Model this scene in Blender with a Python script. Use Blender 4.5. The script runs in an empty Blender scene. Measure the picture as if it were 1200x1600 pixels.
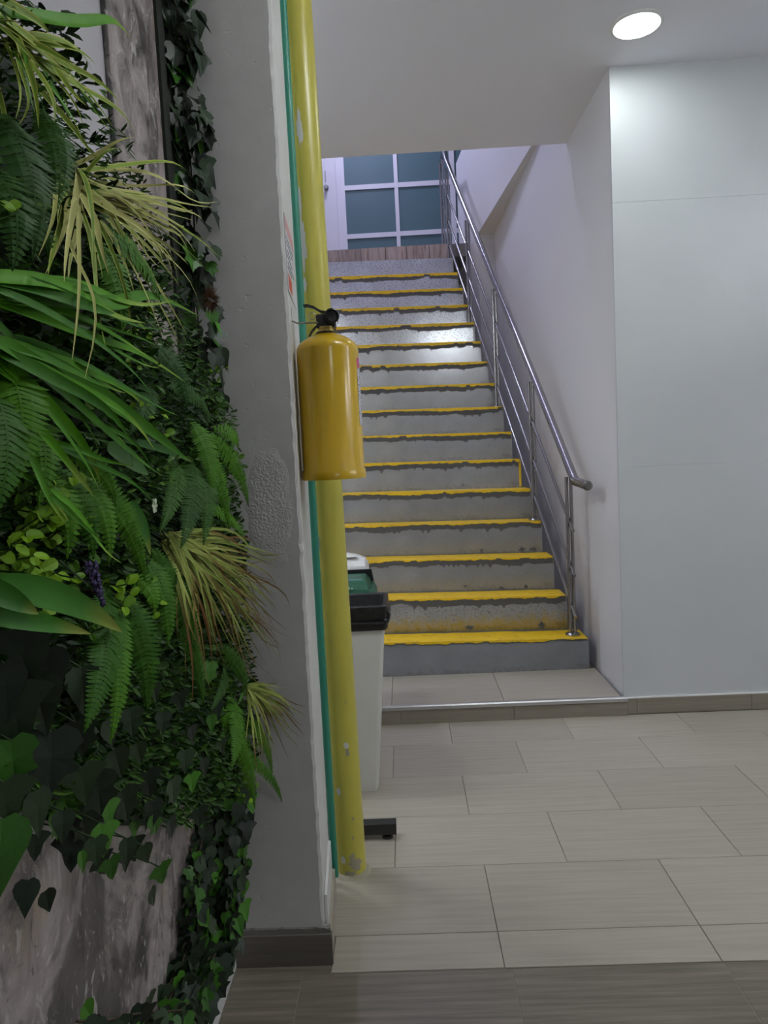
import bpy, math, random
from mathutils import Vector, Matrix, noise
R_ = random.Random(7)
PI = math.pi
scene = bpy.context.scene
COL = scene.collection

# ------------------------------------------------------------------ camera
cam_d = bpy.data.cameras.new('camera'); cam = bpy.data.objects.new('camera', cam_d); COL.objects.link(cam)
cam_d.sensor_fit = 'HORIZONTAL'; cam_d.sensor_width = 36.0; cam_d.lens = 36.0 * 1125.0 / 1200.0
cam_d.clip_start = 0.02; cam_d.clip_end = 60
_y, _p, _r = -0.0286, -0.0811, -0.0498
fwd = Vector((math.sin(_y) * math.cos(_p), math.cos(_y) * math.cos(_p), math.sin(_p)))
rgt = Vector((math.cos(_y), -math.sin(_y), 0)); upv = rgt.cross(fwd)
r2 = rgt * math.cos(_r) + upv * math.sin(_r); u2 = -rgt * math.sin(_r) + upv * math.cos(_r)
mw = Matrix((r2, u2, -fwd)).transposed().to_4x4(); mw.translation = (0, 0, 1.445)
cam.matrix_world = mw
scene.camera = cam
# ------------------------------------------------------------------ world, exposure
w = bpy.data.worlds.new('world'); scene.world = w; w.use_nodes = True
w.node_tree.nodes['Background'].inputs['Color'].default_value = (0.8, 0.85, 1, 1)
w.node_tree.nodes['Background'].inputs['Strength'].default_value = 0.05
vs = scene.view_settings
vs.view_transform = 'Standard'; vs.look = 'None'; vs.gamma = 1.0; vs.use_curve_mapping = False
vs.exposure = 0.38
LAMP_LEFT, LAMP_NEAR = 105.0, 72.0
LAMP_MAIN, FILL_ROOM, FILL_SIDE, LAMP_UP = 36.0, 88.0, 38.0, 175.0  # room and side values drive added fill lights

# ------------------------------------------------------------------ materials
M = {}
def mat(name, col, rough=0.5, metal=0.0, spec=0.5, build=None):
    m = bpy.data.materials.new(name); m.use_nodes = True
    nt = m.node_tree; b = nt.nodes['Principled BSDF']
    b.inputs['Base Color'].default_value = (*col, 1); b.inputs['Roughness'].default_value = rough
    b.inputs['Metallic'].default_value = metal; b.inputs['Specular IOR Level'].default_value = spec
    if build: build(nt, b)
    M[name] = m
    return m
def nd(nt, t, **kw):
    n = nt.nodes.new(t)
    for k, v in kw.items(): setattr(n, k, v)
    return n
def coords(nt, scale=(1, 1, 1), kind='Object', rot=(0, 0, 0)):
    tc = nd(nt, 'ShaderNodeTexCoord'); mp = nd(nt, 'ShaderNodeMapping')
    mp.inputs['Scale'].default_value = scale; mp.inputs['Rotation'].default_value = rot
    nt.links.new(tc.outputs[kind], mp.inputs['Vector'])
    return mp.outputs['Vector']
def tnoise(nt, vec, scale, detail=4, rough=0.5, dist=0.0):
    n = nd(nt, 'ShaderNodeTexNoise'); n.inputs['Scale'].default_value = scale
    n.inputs['Detail'].default_value = detail; n.inputs['Roughness'].default_value = rough
    n.inputs['Distortion'].default_value = dist
    nt.links.new(vec, n.inputs['Vector']); return n.outputs['Fac']
def ramp(nt, fac, stops, interp='LINEAR'):
    r = nd(nt, 'ShaderNodeValToRGB'); e = r.color_ramp.elements; r.color_ramp.interpolation = interp
    while len(e) < len(stops): e.new(0.5)
    for i, (p, c) in enumerate(stops):
        e[i].position = p; e[i].color = (*c, 1) if len(c) == 3 else c
    nt.links.new(fac, r.inputs['Fac']); return r.outputs['Color']
def mix(nt, fac, a, b, mode='MIX'):
    m = nd(nt, 'ShaderNodeMix', data_type='RGBA', blend_type=mode)
    for k, v in ((0, fac), (6, a), (7, b)):
        if isinstance(v, (int, float)): m.inputs[k].default_value = v
        elif isinstance(v, tuple): m.inputs[k].default_value = (*v, 1)
        else: nt.links.new(v, m.inputs[k])
    return m.outputs[2]
def math_(nt, op, a, b=0.0):
    m = nd(nt, 'ShaderNodeMath', operation=op)
    for k, v in ((0, a), (1, b)):
        if isinstance(v, (int, float)): m.inputs[k].default_value = v
        else: nt.links.new(v, m.inputs[k])
    return m.outputs[0]
def bump(nt, b, h, strength, dist=0.01):
    n = nd(nt, 'ShaderNodeBump'); n.inputs['Strength'].default_value = strength; n.inputs['Distance'].default_value = dist
    nt.links.new(h, n.inputs['Height']); nt.links.new(n.outputs['Normal'], b.inputs['Normal'])
def setc(nt, b, c): nt.links.new(c, b.inputs['Base Color'])
def objrand(nt): return nd(nt, 'ShaderNodeObjectInfo').outputs['Random']

def b_paint(scale=60, s=0.06):
    def f(nt, b): bump(nt, b, tnoise(nt, coords(nt), scale, 3), s, 0.004)
    return f
mat('wall_white', (0.80, 0.80, 0.80), 0.5, build=b_paint(80, 0.05))
def b_stairwall(nt, b):
    v = coords(nt); sep = nd(nt, 'ShaderNodeSeparateXYZ'); nt.links.new(v, sep.inputs[0])
    # grubby band where shoes and mops touch the wall along the slope of the stairs
    h = math_(nt, 'SUBTRACT', sep.outputs[2], math_(nt, 'MULTIPLY', math_(nt, 'SUBTRACT', sep.outputs[1], 4.10), 0.879))
    h = math_(nt, 'ADD', h, math_(nt, 'MULTIPLY', math_(nt, 'SUBTRACT', tnoise(nt, v, 9, 5, 0.6), 0.5), 0.5))
    m_ = ramp(nt, h, [(0.18, (1, 1, 1)), (0.5, (0, 0, 0))])
    low = ramp(nt, sep.outputs[1], [(0.0, (0, 0, 0)), (1.0, (1, 1, 1))])
    gy = math_(nt, 'GREATER_THAN', sep.outputs[1], 4.2)
    setc(nt, b, mix(nt, math_(nt, 'MULTIPLY', math_(nt, 'MULTIPLY', m_, gy), 0.45), (0.75, 0.745, 0.755), (0.42, 0.36, 0.31)))
    bump(nt, b, tnoise(nt, v, 60, 3), 0.05, 0.004)
mat('wall_stair_paint', (0.75, 0.745, 0.755), 0.5, build=b_stairwall)
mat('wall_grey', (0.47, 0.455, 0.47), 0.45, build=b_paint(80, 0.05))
mat('ceiling_paint', (0.85, 0.86, 0.915), 0.75, build=b_paint(50, 0.04))  # bluish tint puts a cool light cast into the paint colour
def b_wallboard(nt, b):
    c = ramp(nt, tnoise(nt, coords(nt), 2.0, 3), [(0.3, (0.56, 0.585, 0.595)), (0.7, (0.60, 0.62, 0.63))]); setc(nt, b, c)
    bump(nt, b, tnoise(nt, coords(nt), 90, 2), 0.04, 0.003)
mat('wallboard', (0.73, 0.74, 0.735), 0.38, build=b_wallboard)
def b_plaster(nt, b):
    v = coords(nt)
    n1 = tnoise(nt, v, 14, 5); n2 = tnoise(nt, v, 140, 2)
    pits = ramp(nt, tnoise(nt, v, 55, 2), [(0.24, (0, 0, 0)), (0.30, (1, 1, 1))])
    # stucco patch: an irregular ellipse low on the front face
    sep = nd(nt, 'ShaderNodeSeparateXYZ'); nt.links.new(v, sep.inputs[0])
    dx = math_(nt, 'DIVIDE', math_(nt, 'SUBTRACT', sep.outputs[0], -0.366), 0.065)
    dz = math_(nt, 'DIVIDE', math_(nt, 'SUBTRACT', sep.outputs[2], 1.31), 0.17)
    d = math_(nt, 'ADD', math_(nt, 'MULTIPLY', dx, dx), math_(nt, 'MULTIPLY', dz, dz))
    d = math_(nt, 'ADD', d, math_(nt, 'MULTIPLY', math_(nt, 'SUBTRACT', n1, 0.5), 1.6))
    mask = ramp(nt, d, [(0.35, (1, 1, 1)), (1.0, (0, 0, 0))])
    stucco = tnoise(nt, v, 150, 3, 0.6)
    h = math_(nt, 'ADD', math_(nt, 'MULTIPLY', n1, 0.35), math_(nt, 'MULTIPLY', n2, 0.06))
    h = math_(nt, 'ADD', h, math_(nt, 'MULTIPLY', pits, 0.22))
    h = math_(nt, 'ADD', h, math_(nt, 'MULTIPLY', math_(nt, 'MULTIPLY', mask, stucco), 1.6))
    bump(nt, b, h, 0.55, 0.006)
    setc(nt, b, ramp(nt, n1, [(0.25, (0.63, 0.625, 0.60)), (0.75, (0.70, 0.695, 0.67))]))
mat('column_plaster', (0.66, 0.66, 0.64), 0.6, build=b_plaster)
def b_tile(light, dark, vein, k=1.0):
    def f(nt, b):
        r = objrand(nt)
        tc = nd(nt, 'ShaderNodeTexCoord'); off = nd(nt, 'ShaderNodeVectorMath', operation='MULTIPLY_ADD')
        cmb = nd(nt, 'ShaderNodeCombineXYZ'); nt.links.new(r, cmb.inputs[0]); nt.links.new(r, cmb.inputs[1])
        nt.links.new(cmb.outputs[0], off.inputs[0]); off.inputs[1].default_value = (37, 91, 0)
        nt.links.new(tc.outputs['Object'], off.inputs[2])
        mp = nd(nt, 'ShaderNodeMapping'); mp.inputs['Scale'].default_value = (1.2, 26, 26); nt.links.new(off.outputs[0], mp.inputs['Vector'])
        n = tnoise(nt, mp.outputs['Vector'], 2.2, 6, 0.6)
        mp2 = nd(nt, 'ShaderNodeMapping'); mp2.inputs['Scale'].default_value = (3, 160, 160); nt.links.new(off.outputs[0], mp2.inputs['Vector'])
        n2 = tnoise(nt, mp2.outputs['Vector'], 2.0, 3, 0.6)
        c = ramp(nt, n, [(0.25, dark), (0.55, light), (0.8, vein)])
        c = mix(nt, math_(nt, 'MULTIPLY', ramp(nt, n2, [(0.55, (0, 0, 0)), (0.75, (1, 1, 1))]), 0.25 * k), c, dark)
        hs = nd(nt, 'ShaderNodeHueSaturation'); nt.links.new(c, hs.inputs['Color'])
        nt.links.new(math_(nt, 'ADD', math_(nt, 'MULTIPLY', r, 0.12), 0.94), hs.inputs['Value'])
        setc(nt, b, hs.outputs['Color']); bump(nt, b, n2, 0.03, 0.002)
    return f
mat('tile_light', (0.5, 0.46, 0.4), 0.42, build=b_tile((0.39, 0.354, 0.288), (0.33, 0.297, 0.24), (0.43, 0.392, 0.325)))
mat('tile_dark', (0.2, 0.18, 0.15), 0.42, build=b_tile((0.20, 0.172, 0.128), (0.105, 0.088, 0.062), (0.29, 0.252, 0.19), 1.8))
mat('tile_brown', (0.24, 0.21, 0.17), 0.45, build=b_tile((0.28, 0.245, 0.195), (0.22, 0.19, 0.15), (0.32, 0.28, 0.23)))
mat('tile_skirting', (0.14, 0.12, 0.1), 0.5, build=b_tile((0.16, 0.142, 0.118), (0.12, 0.105, 0.088), (0.19, 0.17, 0.14)))
mat('grout', (0.22, 0.20, 0.17), 0.9)
mat('cement', (0.2, 0.19, 0.17), 0.9, build=b_paint(200, 0.6))
def b_wood(nt, b):
    r = objrand(nt)
    n = tnoise(nt, coords(nt, (30, 30, 3)), 1.5, 5, 0.6, 0.6)
    c = ramp(nt, n, [(0.3, (0.30, 0.20, 0.15)), (0.55, (0.52, 0.40, 0.33)), (0.75, (0.62, 0.51, 0.44))])
    hs = nd(nt, 'ShaderNodeHueSaturation'); nt.links.new(c, hs.inputs['Color'])
    nt.links.new(math_(nt, 'ADD', math_(nt, 'MULTIPLY', r, 0.45), 0.75), hs.inputs['Value']); setc(nt, b, hs.outputs['Color'])
mat('wood_tile', (0.4, 0.3, 0.25), 0.5, build=b_wood)
mat('alu', (0.62, 0.62, 0.63), 0.32, 1.0)
def b_steel(nt, b):
    n = tnoise(nt, coords(nt, (1, 1, 1)), 30, 2)
    nt.links.new(ramp(nt, n, [(0.3, (0.16,) * 3), (0.7, (0.26,) * 3)]), b.inputs['Roughness'])
mat('stainless', (0.34, 0.33, 0.325), 0.2, 1.0, build=b_steel)
def b_riser(speck, stain, light, metal=0.35):
    def f(nt, b):
        b.inputs['Metallic'].default_value = metal
        v = coords(nt); r = objrand(nt)
        big = tnoise(nt, v, 5, 4); fine = tnoise(nt, v, 60 if speck > 0.5 else 130, 3, 0.7); sm = tnoise(nt, v, 26, 4)
        a = tuple(x * light for x in (0.42, 0.435, 0.455)); c2 = tuple(x * light for x in (0.53, 0.545, 0.575))
        c = ramp(nt, big, [(0.3, a), (0.7, c2)])
        c = mix(nt, math_(nt, 'MULTIPLY', ramp(nt, fine, [(0.50, (0, 0, 0)), (0.66, (1, 1, 1))]), speck), c, (0.12, 0.125, 0.13))
        c = mix(nt, math_(nt, 'MULTIPLY', ramp(nt, sm, [(0.62, (0, 0, 0)), (0.72, (1, 1, 1))]), 0.25), c, (0.20, 0.20, 0.19))
        sep = nd(nt, 'ShaderNodeSeparateXYZ'); nt.links.new(v, sep.inputs[0])
        hgt = math_(nt, 'ADD', math_(nt, 'MULTIPLY', sep.outputs[2], 5.0), math_(nt, 'MULTIPLY', math_(nt, 'SUBTRACT', sm, 0.5), 0.9))
        foot = ramp(nt, hgt, [(0.10, (1, 1, 1)), (0.55, (0, 0, 0))])
        c = mix(nt, math_(nt, 'MULTIPLY', foot, stain), c, (0.42, 0.30, 0.05))
        dk = ramp(nt, math_(nt, 'ADD', hgt, math_(nt, 'MULTIPLY', tnoise(nt, v, 9, 3), 0.5)), [(0.22, (1, 1, 1)), (0.34, (0, 0, 0))])
        c = mix(nt, math_(nt, 'MULTIPLY', dk, 0.22), c, (0.08, 0.08, 0.075))
        setc(nt, b, c)
        rg = ramp(nt, fine, [(0.3, (0.17,) * 3), (0.7, (0.26,) * 3)]); nt.links.new(rg, b.inputs['Roughness'])
        bump(nt, b, fine, 0.10, 0.002)
    return f
mat('riser_plain', (0.33, 0.34, 0.35), 0.33, build=b_riser(0.25, 0.06, 0.98, 0.6))
mat('riser_speckled', (0.35, 0.36, 0.37), 0.33, build=b_riser(0.75, 0.0, 1.2, 0.7))
mat('riser_scuffed', (0.3, 0.3, 0.28), 0.4, build=b_riser(0.6, 0.85, 0.78))
mat('riser_worn', (0.3, 0.31, 0.3), 0.35, build=b_riser(0.35, 0.18, 0.72))
mat('riser_dark', (0.24, 0.26, 0.27), 0.4, build=b_riser(0.2, 0.0, 0.58))
mat('tread_grey', (0.10, 0.10, 0.10), 0.6, build=b_paint(120, 0.4))
mat('paint_residue', (0.085, 0.085, 0.085), 0.65, build=b_paint(200, 0.4))
def b_yel(nt, b):
    v = coords(nt); n = tnoise(nt, v, 18, 5, 0.6)
    c = ramp(nt, n, [(0.25, (0.42, 0.24, 0.015)), (0.42, (0.78, 0.50, 0.01)), (0.8, (0.85, 0.57, 0.012))]); setc(nt, b, c)
mat('nosing_yellow', (0.8, 0.53, 0.01), 0.45, build=b_yel)
mat('pipe_yellow', (0.55, 0.50, 0.07), 0.3, build=lambda nt, b: (setc(nt, b, ramp(nt, tnoise(nt, coords(nt, (1, 1, 0.4)), 9, 4), [(0.3, (0.50, 0.455, 0.075)), (0.7, (0.58, 0.53, 0.085))])), bump(nt, b, tnoise(nt, coords(nt), 20, 2), 0.05, 0.004)))
mat('pipe_green', (0.03, 0.24, 0.16), 0.4)
mat('chip_white', (0.68, 0.68, 0.66), 0.7, build=b_paint(150, 0.4))
mat('chip_beige', (0.36, 0.33, 0.24), 0.8, build=b_paint(150, 0.4))
mat('ext_yellow', (0.60, 0.385, 0.015), 0.2, spec=0.6, build=lambda nt, b: bump(nt, b, tnoise(nt, coords(nt, (1, 1, 0.3)), 12, 2), 0.04, 0.006))
mat('black_plastic', (0.012, 0.012, 0.013), 0.35)
mat('black_paint', (0.018, 0.019, 0.02), 0.4)
mat('rubber', (0.01, 0.01, 0.01), 0.8)
mat('zinc', (0.35, 0.35, 0.34), 0.35, 0.9)
mat('brass', (0.5, 0.38, 0.12), 0.35, 0.9)
mat('bin_white', (0.72, 0.72, 0.67), 0.35)
mat('lid_white', (0.76, 0.76, 0.75), 0.3)
mat('lid_green', (0.008, 0.085, 0.042), 0.35)
mat('bag_black', (0.012, 0.012, 0.013), 0.28, build=lambda nt, b: bump(nt, b, tnoise(nt, coords(nt), 35, 4), 0.8, 0.01))
mat('print_white', (0.85, 0.87, 0.85), 0.5)
mat('frame_white', (0.74, 0.72, 0.76), 0.4)
mat('door_white', (0.72, 0.70, 0.73), 0.45)
mat('steel_knob', (0.3, 0.3, 0.3), 0.3, 1.0)
mat('frosted_glass', (0.085, 0.16, 0.175), 0.38, spec=0.5)
mat('parapet_paint', (0.76, 0.755, 0.78), 0.6)
def b_label(nt, b):
    v = coords(nt, kind='UV'); sep = nd(nt, 'ShaderNodeSeparateXYZ'); nt.links.new(v, sep.inputs[0])
    wv = nd(nt, 'ShaderNodeTexNoise'); wv.inputs['Scale'].default_value = 1.0
    mp = nd(nt, 'ShaderNodeMapping'); mp.inputs['Scale'].default_value = (14, 60, 1); nt.links.new(v, mp.inputs['Vector']); nt.links.new(mp.outputs[0], wv.inputs['Vector'])
    txt = ramp(nt, wv.outputs['Fac'], [(0.42, (0.12, 0.12, 0.16)), (0.52, (0.78, 0.78, 0.78))])
    top = ramp(nt, sep.outputs[1], [(0.86, (0, 0, 0)), (0.861, (1, 1, 1))])
    setc(nt, b, mix(nt, top, txt, (0.62, 0.07, 0.20)))
mat('ext_label', (0.8, 0.8, 0.8), 0.4, build=b_label)
mat('sign_white', (0.68, 0.67, 0.70), 0.4)
mat('sign_pink', (0.62, 0.32, 0.33), 0.5)
mat('sign_red', (0.60, 0.08, 0.03), 0.5)
mat('sign_ink', (0.10, 0.10, 0.18), 0.5)
def b_stone(nt, b):
    v = coords(nt, (1, 1.3, 0.9), rot=(0.6, 0, 0))
    n = tnoise(nt, v, 6, 8, 0.65, 1.6); n2 = tnoise(nt, v, 2.6, 6, 0.6, 1.2); n3 = tnoise(nt, v, 13, 7, 0.7, 2.4)
    c = ramp(nt, n, [(0.34, (0.045, 0.04, 0.040)), (0.42, (0.20, 0.17, 0.162)), (0.50, (0.33, 0.28, 0.265)), (0.62, (0.45, 0.40, 0.385))])
    c = mix(nt, ramp(nt, n2, [(0.54, (0, 0, 0)), (0.60, (0.55, 0.55, 0.55))]), c, (0.42, 0.31, 0.20))
    c = mix(nt, ramp(nt, n2, [(0.38, (0.75, 0.75, 0.75)), (0.44, (0, 0, 0))]), c, (0.06, 0.056, 0.055))
    c = mix(nt, ramp(nt, n3, [(0.57, (0, 0, 0)), (0.63, (0.7, 0.7, 0.7))]), c, (0.62, 0.59, 0.57))
    c = mix(nt, ramp(nt, n3, [(0.36, (0.7, 0.7, 0.7)), (0.40, (0, 0, 0))]), c, (0.05, 0.045, 0.045))
    setc(nt, b, c); bump(nt, b, n, 0.1, 0.004)
mat('stone_print', (0.2, 0.18, 0.17), 0.33, build=b_stone)
mat('ivy_shade', (0.012, 0.016, 0.010), 0.8, build=b_paint(90, 0.6))  # near-black: shade behind the ivy put into a colour
def leafmat(name, stops, rough=0.42, along=None, across=None, tip=None, spec=0.18):
    """procedural leaf: base varies per leaf; optional pale stripe across and brown tip along the blade"""
    def f(nt, b):
        r = objrand(nt)
        n = tnoise(nt, coords(nt), 30, 3)
        fac = math_(nt, 'ADD', math_(nt, 'MULTIPLY', r, 0.6), math_(nt, 'MULTIPLY', n, 0.4))
        c = ramp(nt, fac, stops)
        sep = nd(nt, 'ShaderNodeSeparateXYZ'); nt.links.new(coords(nt, kind='UV'), sep.inputs[0])
        if across:
            a = math_(nt, 'ABSOLUTE', math_(nt, 'SUBTRACT', sep.outputs[0], 0.5))
            c = mix(nt, ramp(nt, a, [(across[0], (0, 0, 0)), (across[0] + 0.12, (1, 1, 1))]), c, across[1])
            st = tnoise(nt, coords(nt, (22, 1.2, 1), 'UV'), 1.0, 2)
            c = mix(nt, ramp(nt, st, [(0.5, (0, 0, 0)), (0.62, (0.6, 0.6, 0.6))]), c, across[1])
        if tip:
            t = math_(nt, 'ADD', sep.outputs[1], math_(nt, 'MULTIPLY', math_(nt, 'SUBTRACT', r, 0.5), tip[2]))
            c = mix(nt, ramp(nt, t, [(tip[0], (0, 0, 0)), (tip[0] + 0.25, (1, 1, 1))]), c, tip[1])
        setc(nt, b, c)
        b.inputs['Specular IOR Level'].default_value = spec
    mat(name, stops[0][1], rough, build=f)
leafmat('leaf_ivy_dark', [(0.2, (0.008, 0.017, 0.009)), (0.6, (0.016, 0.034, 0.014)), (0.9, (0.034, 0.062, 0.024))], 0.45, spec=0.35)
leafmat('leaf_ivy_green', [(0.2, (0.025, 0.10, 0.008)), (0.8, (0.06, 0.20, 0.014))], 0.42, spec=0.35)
leafmat('leaf_box', [(0.2, (0.08, 0.19, 0.004)), (0.8, (0.19, 0.36, 0.008))], 0.5)
leafmat('leaf_box_dark', [(0.2, (0.028, 0.085, 0.006)), (0.8, (0.07, 0.18, 0.010))], 0.5)
leafmat('fern_green', [(0.2, (0.028, 0.105, 0.004)), (0.8, (0.075, 0.215, 0.008))], 0.55)
leafmat('fern_dark', [(0.2, (0.016, 0.062, 0.006)), (0.8, (0.042, 0.125, 0.010))], 0.55)
leafmat('blade_green', [(0.2, (0.026, 0.125, 0.003)), (0.8, (0.085, 0.28, 0.004))], 0.5, tip=(0.85, (0.22, 0.34, 0.04), 0.4))
leafmat('blade_varieg', [(0.2, (0.08, 0.19, 0.008)), (0.8, (0.18, 0.31, 0.02))], 0.55, across=(0.30, (0.46, 0.48, 0.10)))
leafmat('blade_pale', [(0.2, (0.24, 0.31, 0.04)), (0.8, (0.50, 0.50, 0.16))], 0.55, across=(0.33, (0.60, 0.56, 0.24)))
leafmat('blade_brown', [(0.2, (0.11, 0.21, 0.015)), (0.8, (0.38, 0.43, 0.09))], 0.6, across=(0.33, (0.46, 0.47, 0.15)), tip=(0.55, (0.15, 0.075, 0.02), 0.5))
leafmat('leaf_lance', [(0.2, (0.016, 0.085, 0.006)), (0.8, (0.035, 0.15, 0.010))], 0.5, tip=(0.74, (0.18, 0.22, 0.03), 0.2), spec=0.2)
mat('stem_green', (0.03, 0.06, 0.015), 0.6)
mat('stem_brown', (0.06, 0.04, 0.02), 0.7)
mat('lavender', (0.055, 0.035, 0.12), 0.6)
mat('moss_brown', (0.16, 0.075, 0.04), 0.9)
mat('petal_white', (0.45, 0.52, 0.36), 0.5)
def b_mat(nt, b):
    at = nd(nt, 'ShaderNodeAttribute'); at.attribute_name = 'shade'
    c = ramp(nt, at.outputs['Fac'], [(0.0, (0.007, 0.020, 0.005)), (0.4, (0.022, 0.065, 0.008)), (0.75, (0.05, 0.14, 0.012)), (1.0, (0.13, 0.26, 0.012))]); setc(nt, b, c)
mat('foliage_mat', (0.02, 0.05, 0.015), 0.5, spec=0.25, build=b_mat)
def b_emit(strength, col):
    def f(nt, b):
        b.inputs['Emission Color'].default_value = (*col, 1); b.inputs['Emission Strength'].default_value = strength
    return f
mat('lamp_main', (0.9, 0.9, 0.9), 0.5, build=b_emit(LAMP_MAIN, (0.92, 0.99, 1.0)))
mat('fill_room', (0.9, 0.9, 0.9), 0.5, build=b_emit(FILL_ROOM, (0.95, 0.98, 1.0)))  # glow of the added fill downlights in the near room
mat('fill_side', (0.9, 0.9, 0.9), 0.5, build=b_emit(FILL_SIDE, (0.87, 0.92, 1.0)))  # glow of the added fill tubes
mat('lamp_left', (0.9, 0.9, 0.9), 0.5, build=b_emit(LAMP_LEFT, (0.9, 0.94, 1.0)))
mat('lamp_near', (0.9, 0.9, 0.9), 0.5, build=b_emit(LAMP_NEAR, (0.94, 0.98, 1.0)))
mat('lamp_up', (0.9, 0.9, 0.9), 0.5, build=b_emit(LAMP_UP, (0.66, 0.67, 1.0)))

# ------------------------------------------------------------------ mesh helpers
class MB:
    def __init__(s): s.v = []; s.f = []; s.uv = {}
    def add(s, vs, fs):
        o = len(s.v); s.v += [tuple(p) for p in vs]; s.f += [tuple(i + o for i in q) for q in fs]; return s
    def box(s, x0, x1, y0, y1, z0, z1):
        vs = [(x, y, z) for z in (z0, z1) for y in (y0, y1) for x in (x0, x1)]
        return s.add(vs, [(0, 2, 3, 1), (4, 5, 7, 6), (0, 1, 5, 4), (2, 6, 7, 3), (0, 4, 6, 2), (1, 3, 7, 5)])
    def prism(s, pts, z0, z1):
        n = len(pts)
        vs = [(x, y, z0) for x, y in pts] + [(x, y, z1) for x, y in pts]
        return s.add(vs, [tuple(range(n))[::-1], tuple(range(n, 2 * n))] + [(i, (i + 1) % n, n + (i + 1) % n, n + i) for i in range(n)])
    def tube(s, pts, r, n=10, caps=True, taper=None):
        pts = [Vector(p) for p in pts]; rings = []
        t0 = (pts[1] - pts[0]).normalized()
        ref = Vector((0, 0, 1)) if abs(t0.z) < 0.9 else Vector((1, 0, 0))
        a = t0.cross(ref).normalized()
        vs = []
        for i, p in enumerate(pts):
            if i == 0: t = t0
            elif i == len(pts) - 1: t = (pts[-1] - pts[-2]).normalized()
            else: t = ((pts[i] - pts[i - 1]).normalized() + (pts[i + 1] - pts[i]).normalized()).normalized()
            a = (a - t * a.dot(t)).normalized(); b = t.cross(a)
            rr = r if taper is None else r * (1 + (taper - 1) * i / (len(pts) - 1))
            if 0 < i < len(pts) - 1:
                c = (pts[i] - pts[i - 1]).normalized().dot(t); k = 1 / max(c, 0.5)
            else: k = 1
            for j in range(n):
                q = 2 * PI * j / n; vs.append(p + a * math.cos(q) * rr + b * math.sin(q) * rr * (k if False else 1))
        m = len(pts)
        fs = [(i * n + j, i * n + (j + 1) % n, (i + 1) * n + (j + 1) % n, (i + 1) * n + j) for i in range(m - 1) for j in range(n)]
        if caps: fs += [tuple(range(n))[::-1], tuple(range((m - 1) * n, m * n))]
        return s.add(vs, fs)
    def lathe(s, prof, c=(0, 0, 0), n=40):
        vs = []; m = len(prof)
        for r, z in prof:
            for j in range(n):
                q = 2 * PI * j / n; vs.append((c[0] + r * math.cos(q), c[1] + r * math.sin(q), c[2] + z))
        fs = [(i * n + j, i * n + (j + 1) % n, (i + 1) * n + (j + 1) % n, (i + 1) * n + j) for i in range(m - 1) for j in range(n)]
        fs += [tuple(range(n))[::-1], tuple(range((m - 1) * n, m * n))]
        return s.add(vs, fs)
    def mesh(s, name, m, smooth=False):
        me = bpy.data.meshes.new(name); me.from_pydata(s.v, [], s.f); me.update()
        if m: me.materials.append(M[m])
        if smooth:
            for p in me.polygons: p.use_smooth = True
        return me
    def build(s, name, m, parent=None, loc=(0, 0, 0), smooth=False, bevel=0.0, auto=None):
        me = s.mesh(name, m, smooth)
        o = link(name, me, parent, loc)
        if bevel:
            md = o.modifiers.new('bevel', 'BEVEL'); md.width = bevel; md.segments = 2; md.limit_method = 'ANGLE'; md.angle_limit = 0.6
        if auto is not None:
            for p in me.polygons: p.use_smooth = True
            me.set_sharp_from_angle(angle=math.radians(auto))
        return o
def link(name, me, parent=None, loc=(0, 0, 0), rot=None):
    o = bpy.data.objects.new(name, me); COL.objects.link(o); o.location = loc
    if rot: o.rotation_euler = rot
    if parent: o.parent = parent
    return o
def tag(o, label, cat, group=None):
    o['label'] = label; o['category'] = cat
    if group: o['group'] = group
    return o
def struct(o, label=None, cat=None):
    o['kind'] = 'structure'
    if label: o['label'] = label
    if cat: o['category'] = cat
    return o
def thing(name, label, cat, loc=(0, 0, 0), group=None):
    o = bpy.data.objects.new(name, None); COL.objects.link(o); o.location = loc; o.empty_display_size = 0.05
    return tag(o, label, cat, group)

# ================================================================== SETTING
CZ = 3.30                      # ceiling of the lower room
UPZ = 3.70                     # floor of the upper landing
# floor: grout bed with tiles laid in rows
fl = MB().box(-2.6, 4.2, -3.2, 5.0, -0.06, -0.004).build('floor', 'grout')
struct(fl, 'pale beige and dark brown tiled floor in staggered rows', 'floor')
def tile_mesh(w_, d_, m, t=0.012):
    mb = MB(); e = 0.0012
    mb.add([(0, 0, -t), (w_, 0, -t), (w_, d_, -t), (0, d_, -t), (0, 0, -e), (w_, 0, -e), (w_, d_, -e), (0, d_, -e),
            (e, e, 0), (w_ - e, e, 0), (w_ - e, d_ - e, 0), (e, d_ - e, 0)],
           [(0, 1, 5, 4), (1, 2, 6, 5), (2, 3, 7, 6), (3, 0, 4, 7), (4, 5, 9, 8), (5, 6, 10, 9), (6, 7, 11, 10), (7, 4, 8, 11), (8, 9, 10, 11)])
    return mb.mesh('tile', m)
CACHE = {}
def lay(name, x0, x1, y0, y1, z, m, parent, g=0.0022):
    key = (round(x1 - x0, 3), round(y1 - y0, 3), m)
    if key not in CACHE: CACHE[key] = tile_mesh(x1 - x0 - g, y1 - y0 - g, m)
    return link(name, CACHE[key], parent, (x0 + g / 2, y0 + g / 2, z))
rows = [(1.905, 2.058, 0.219), (2.058, 2.4085, 0.219), (2.4085, 2.759, 0.507), (2.759, 3.1095, 0.20), (3.1095, 3.46, 0.492), (3.46, 3.752, 0.182)]
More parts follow.
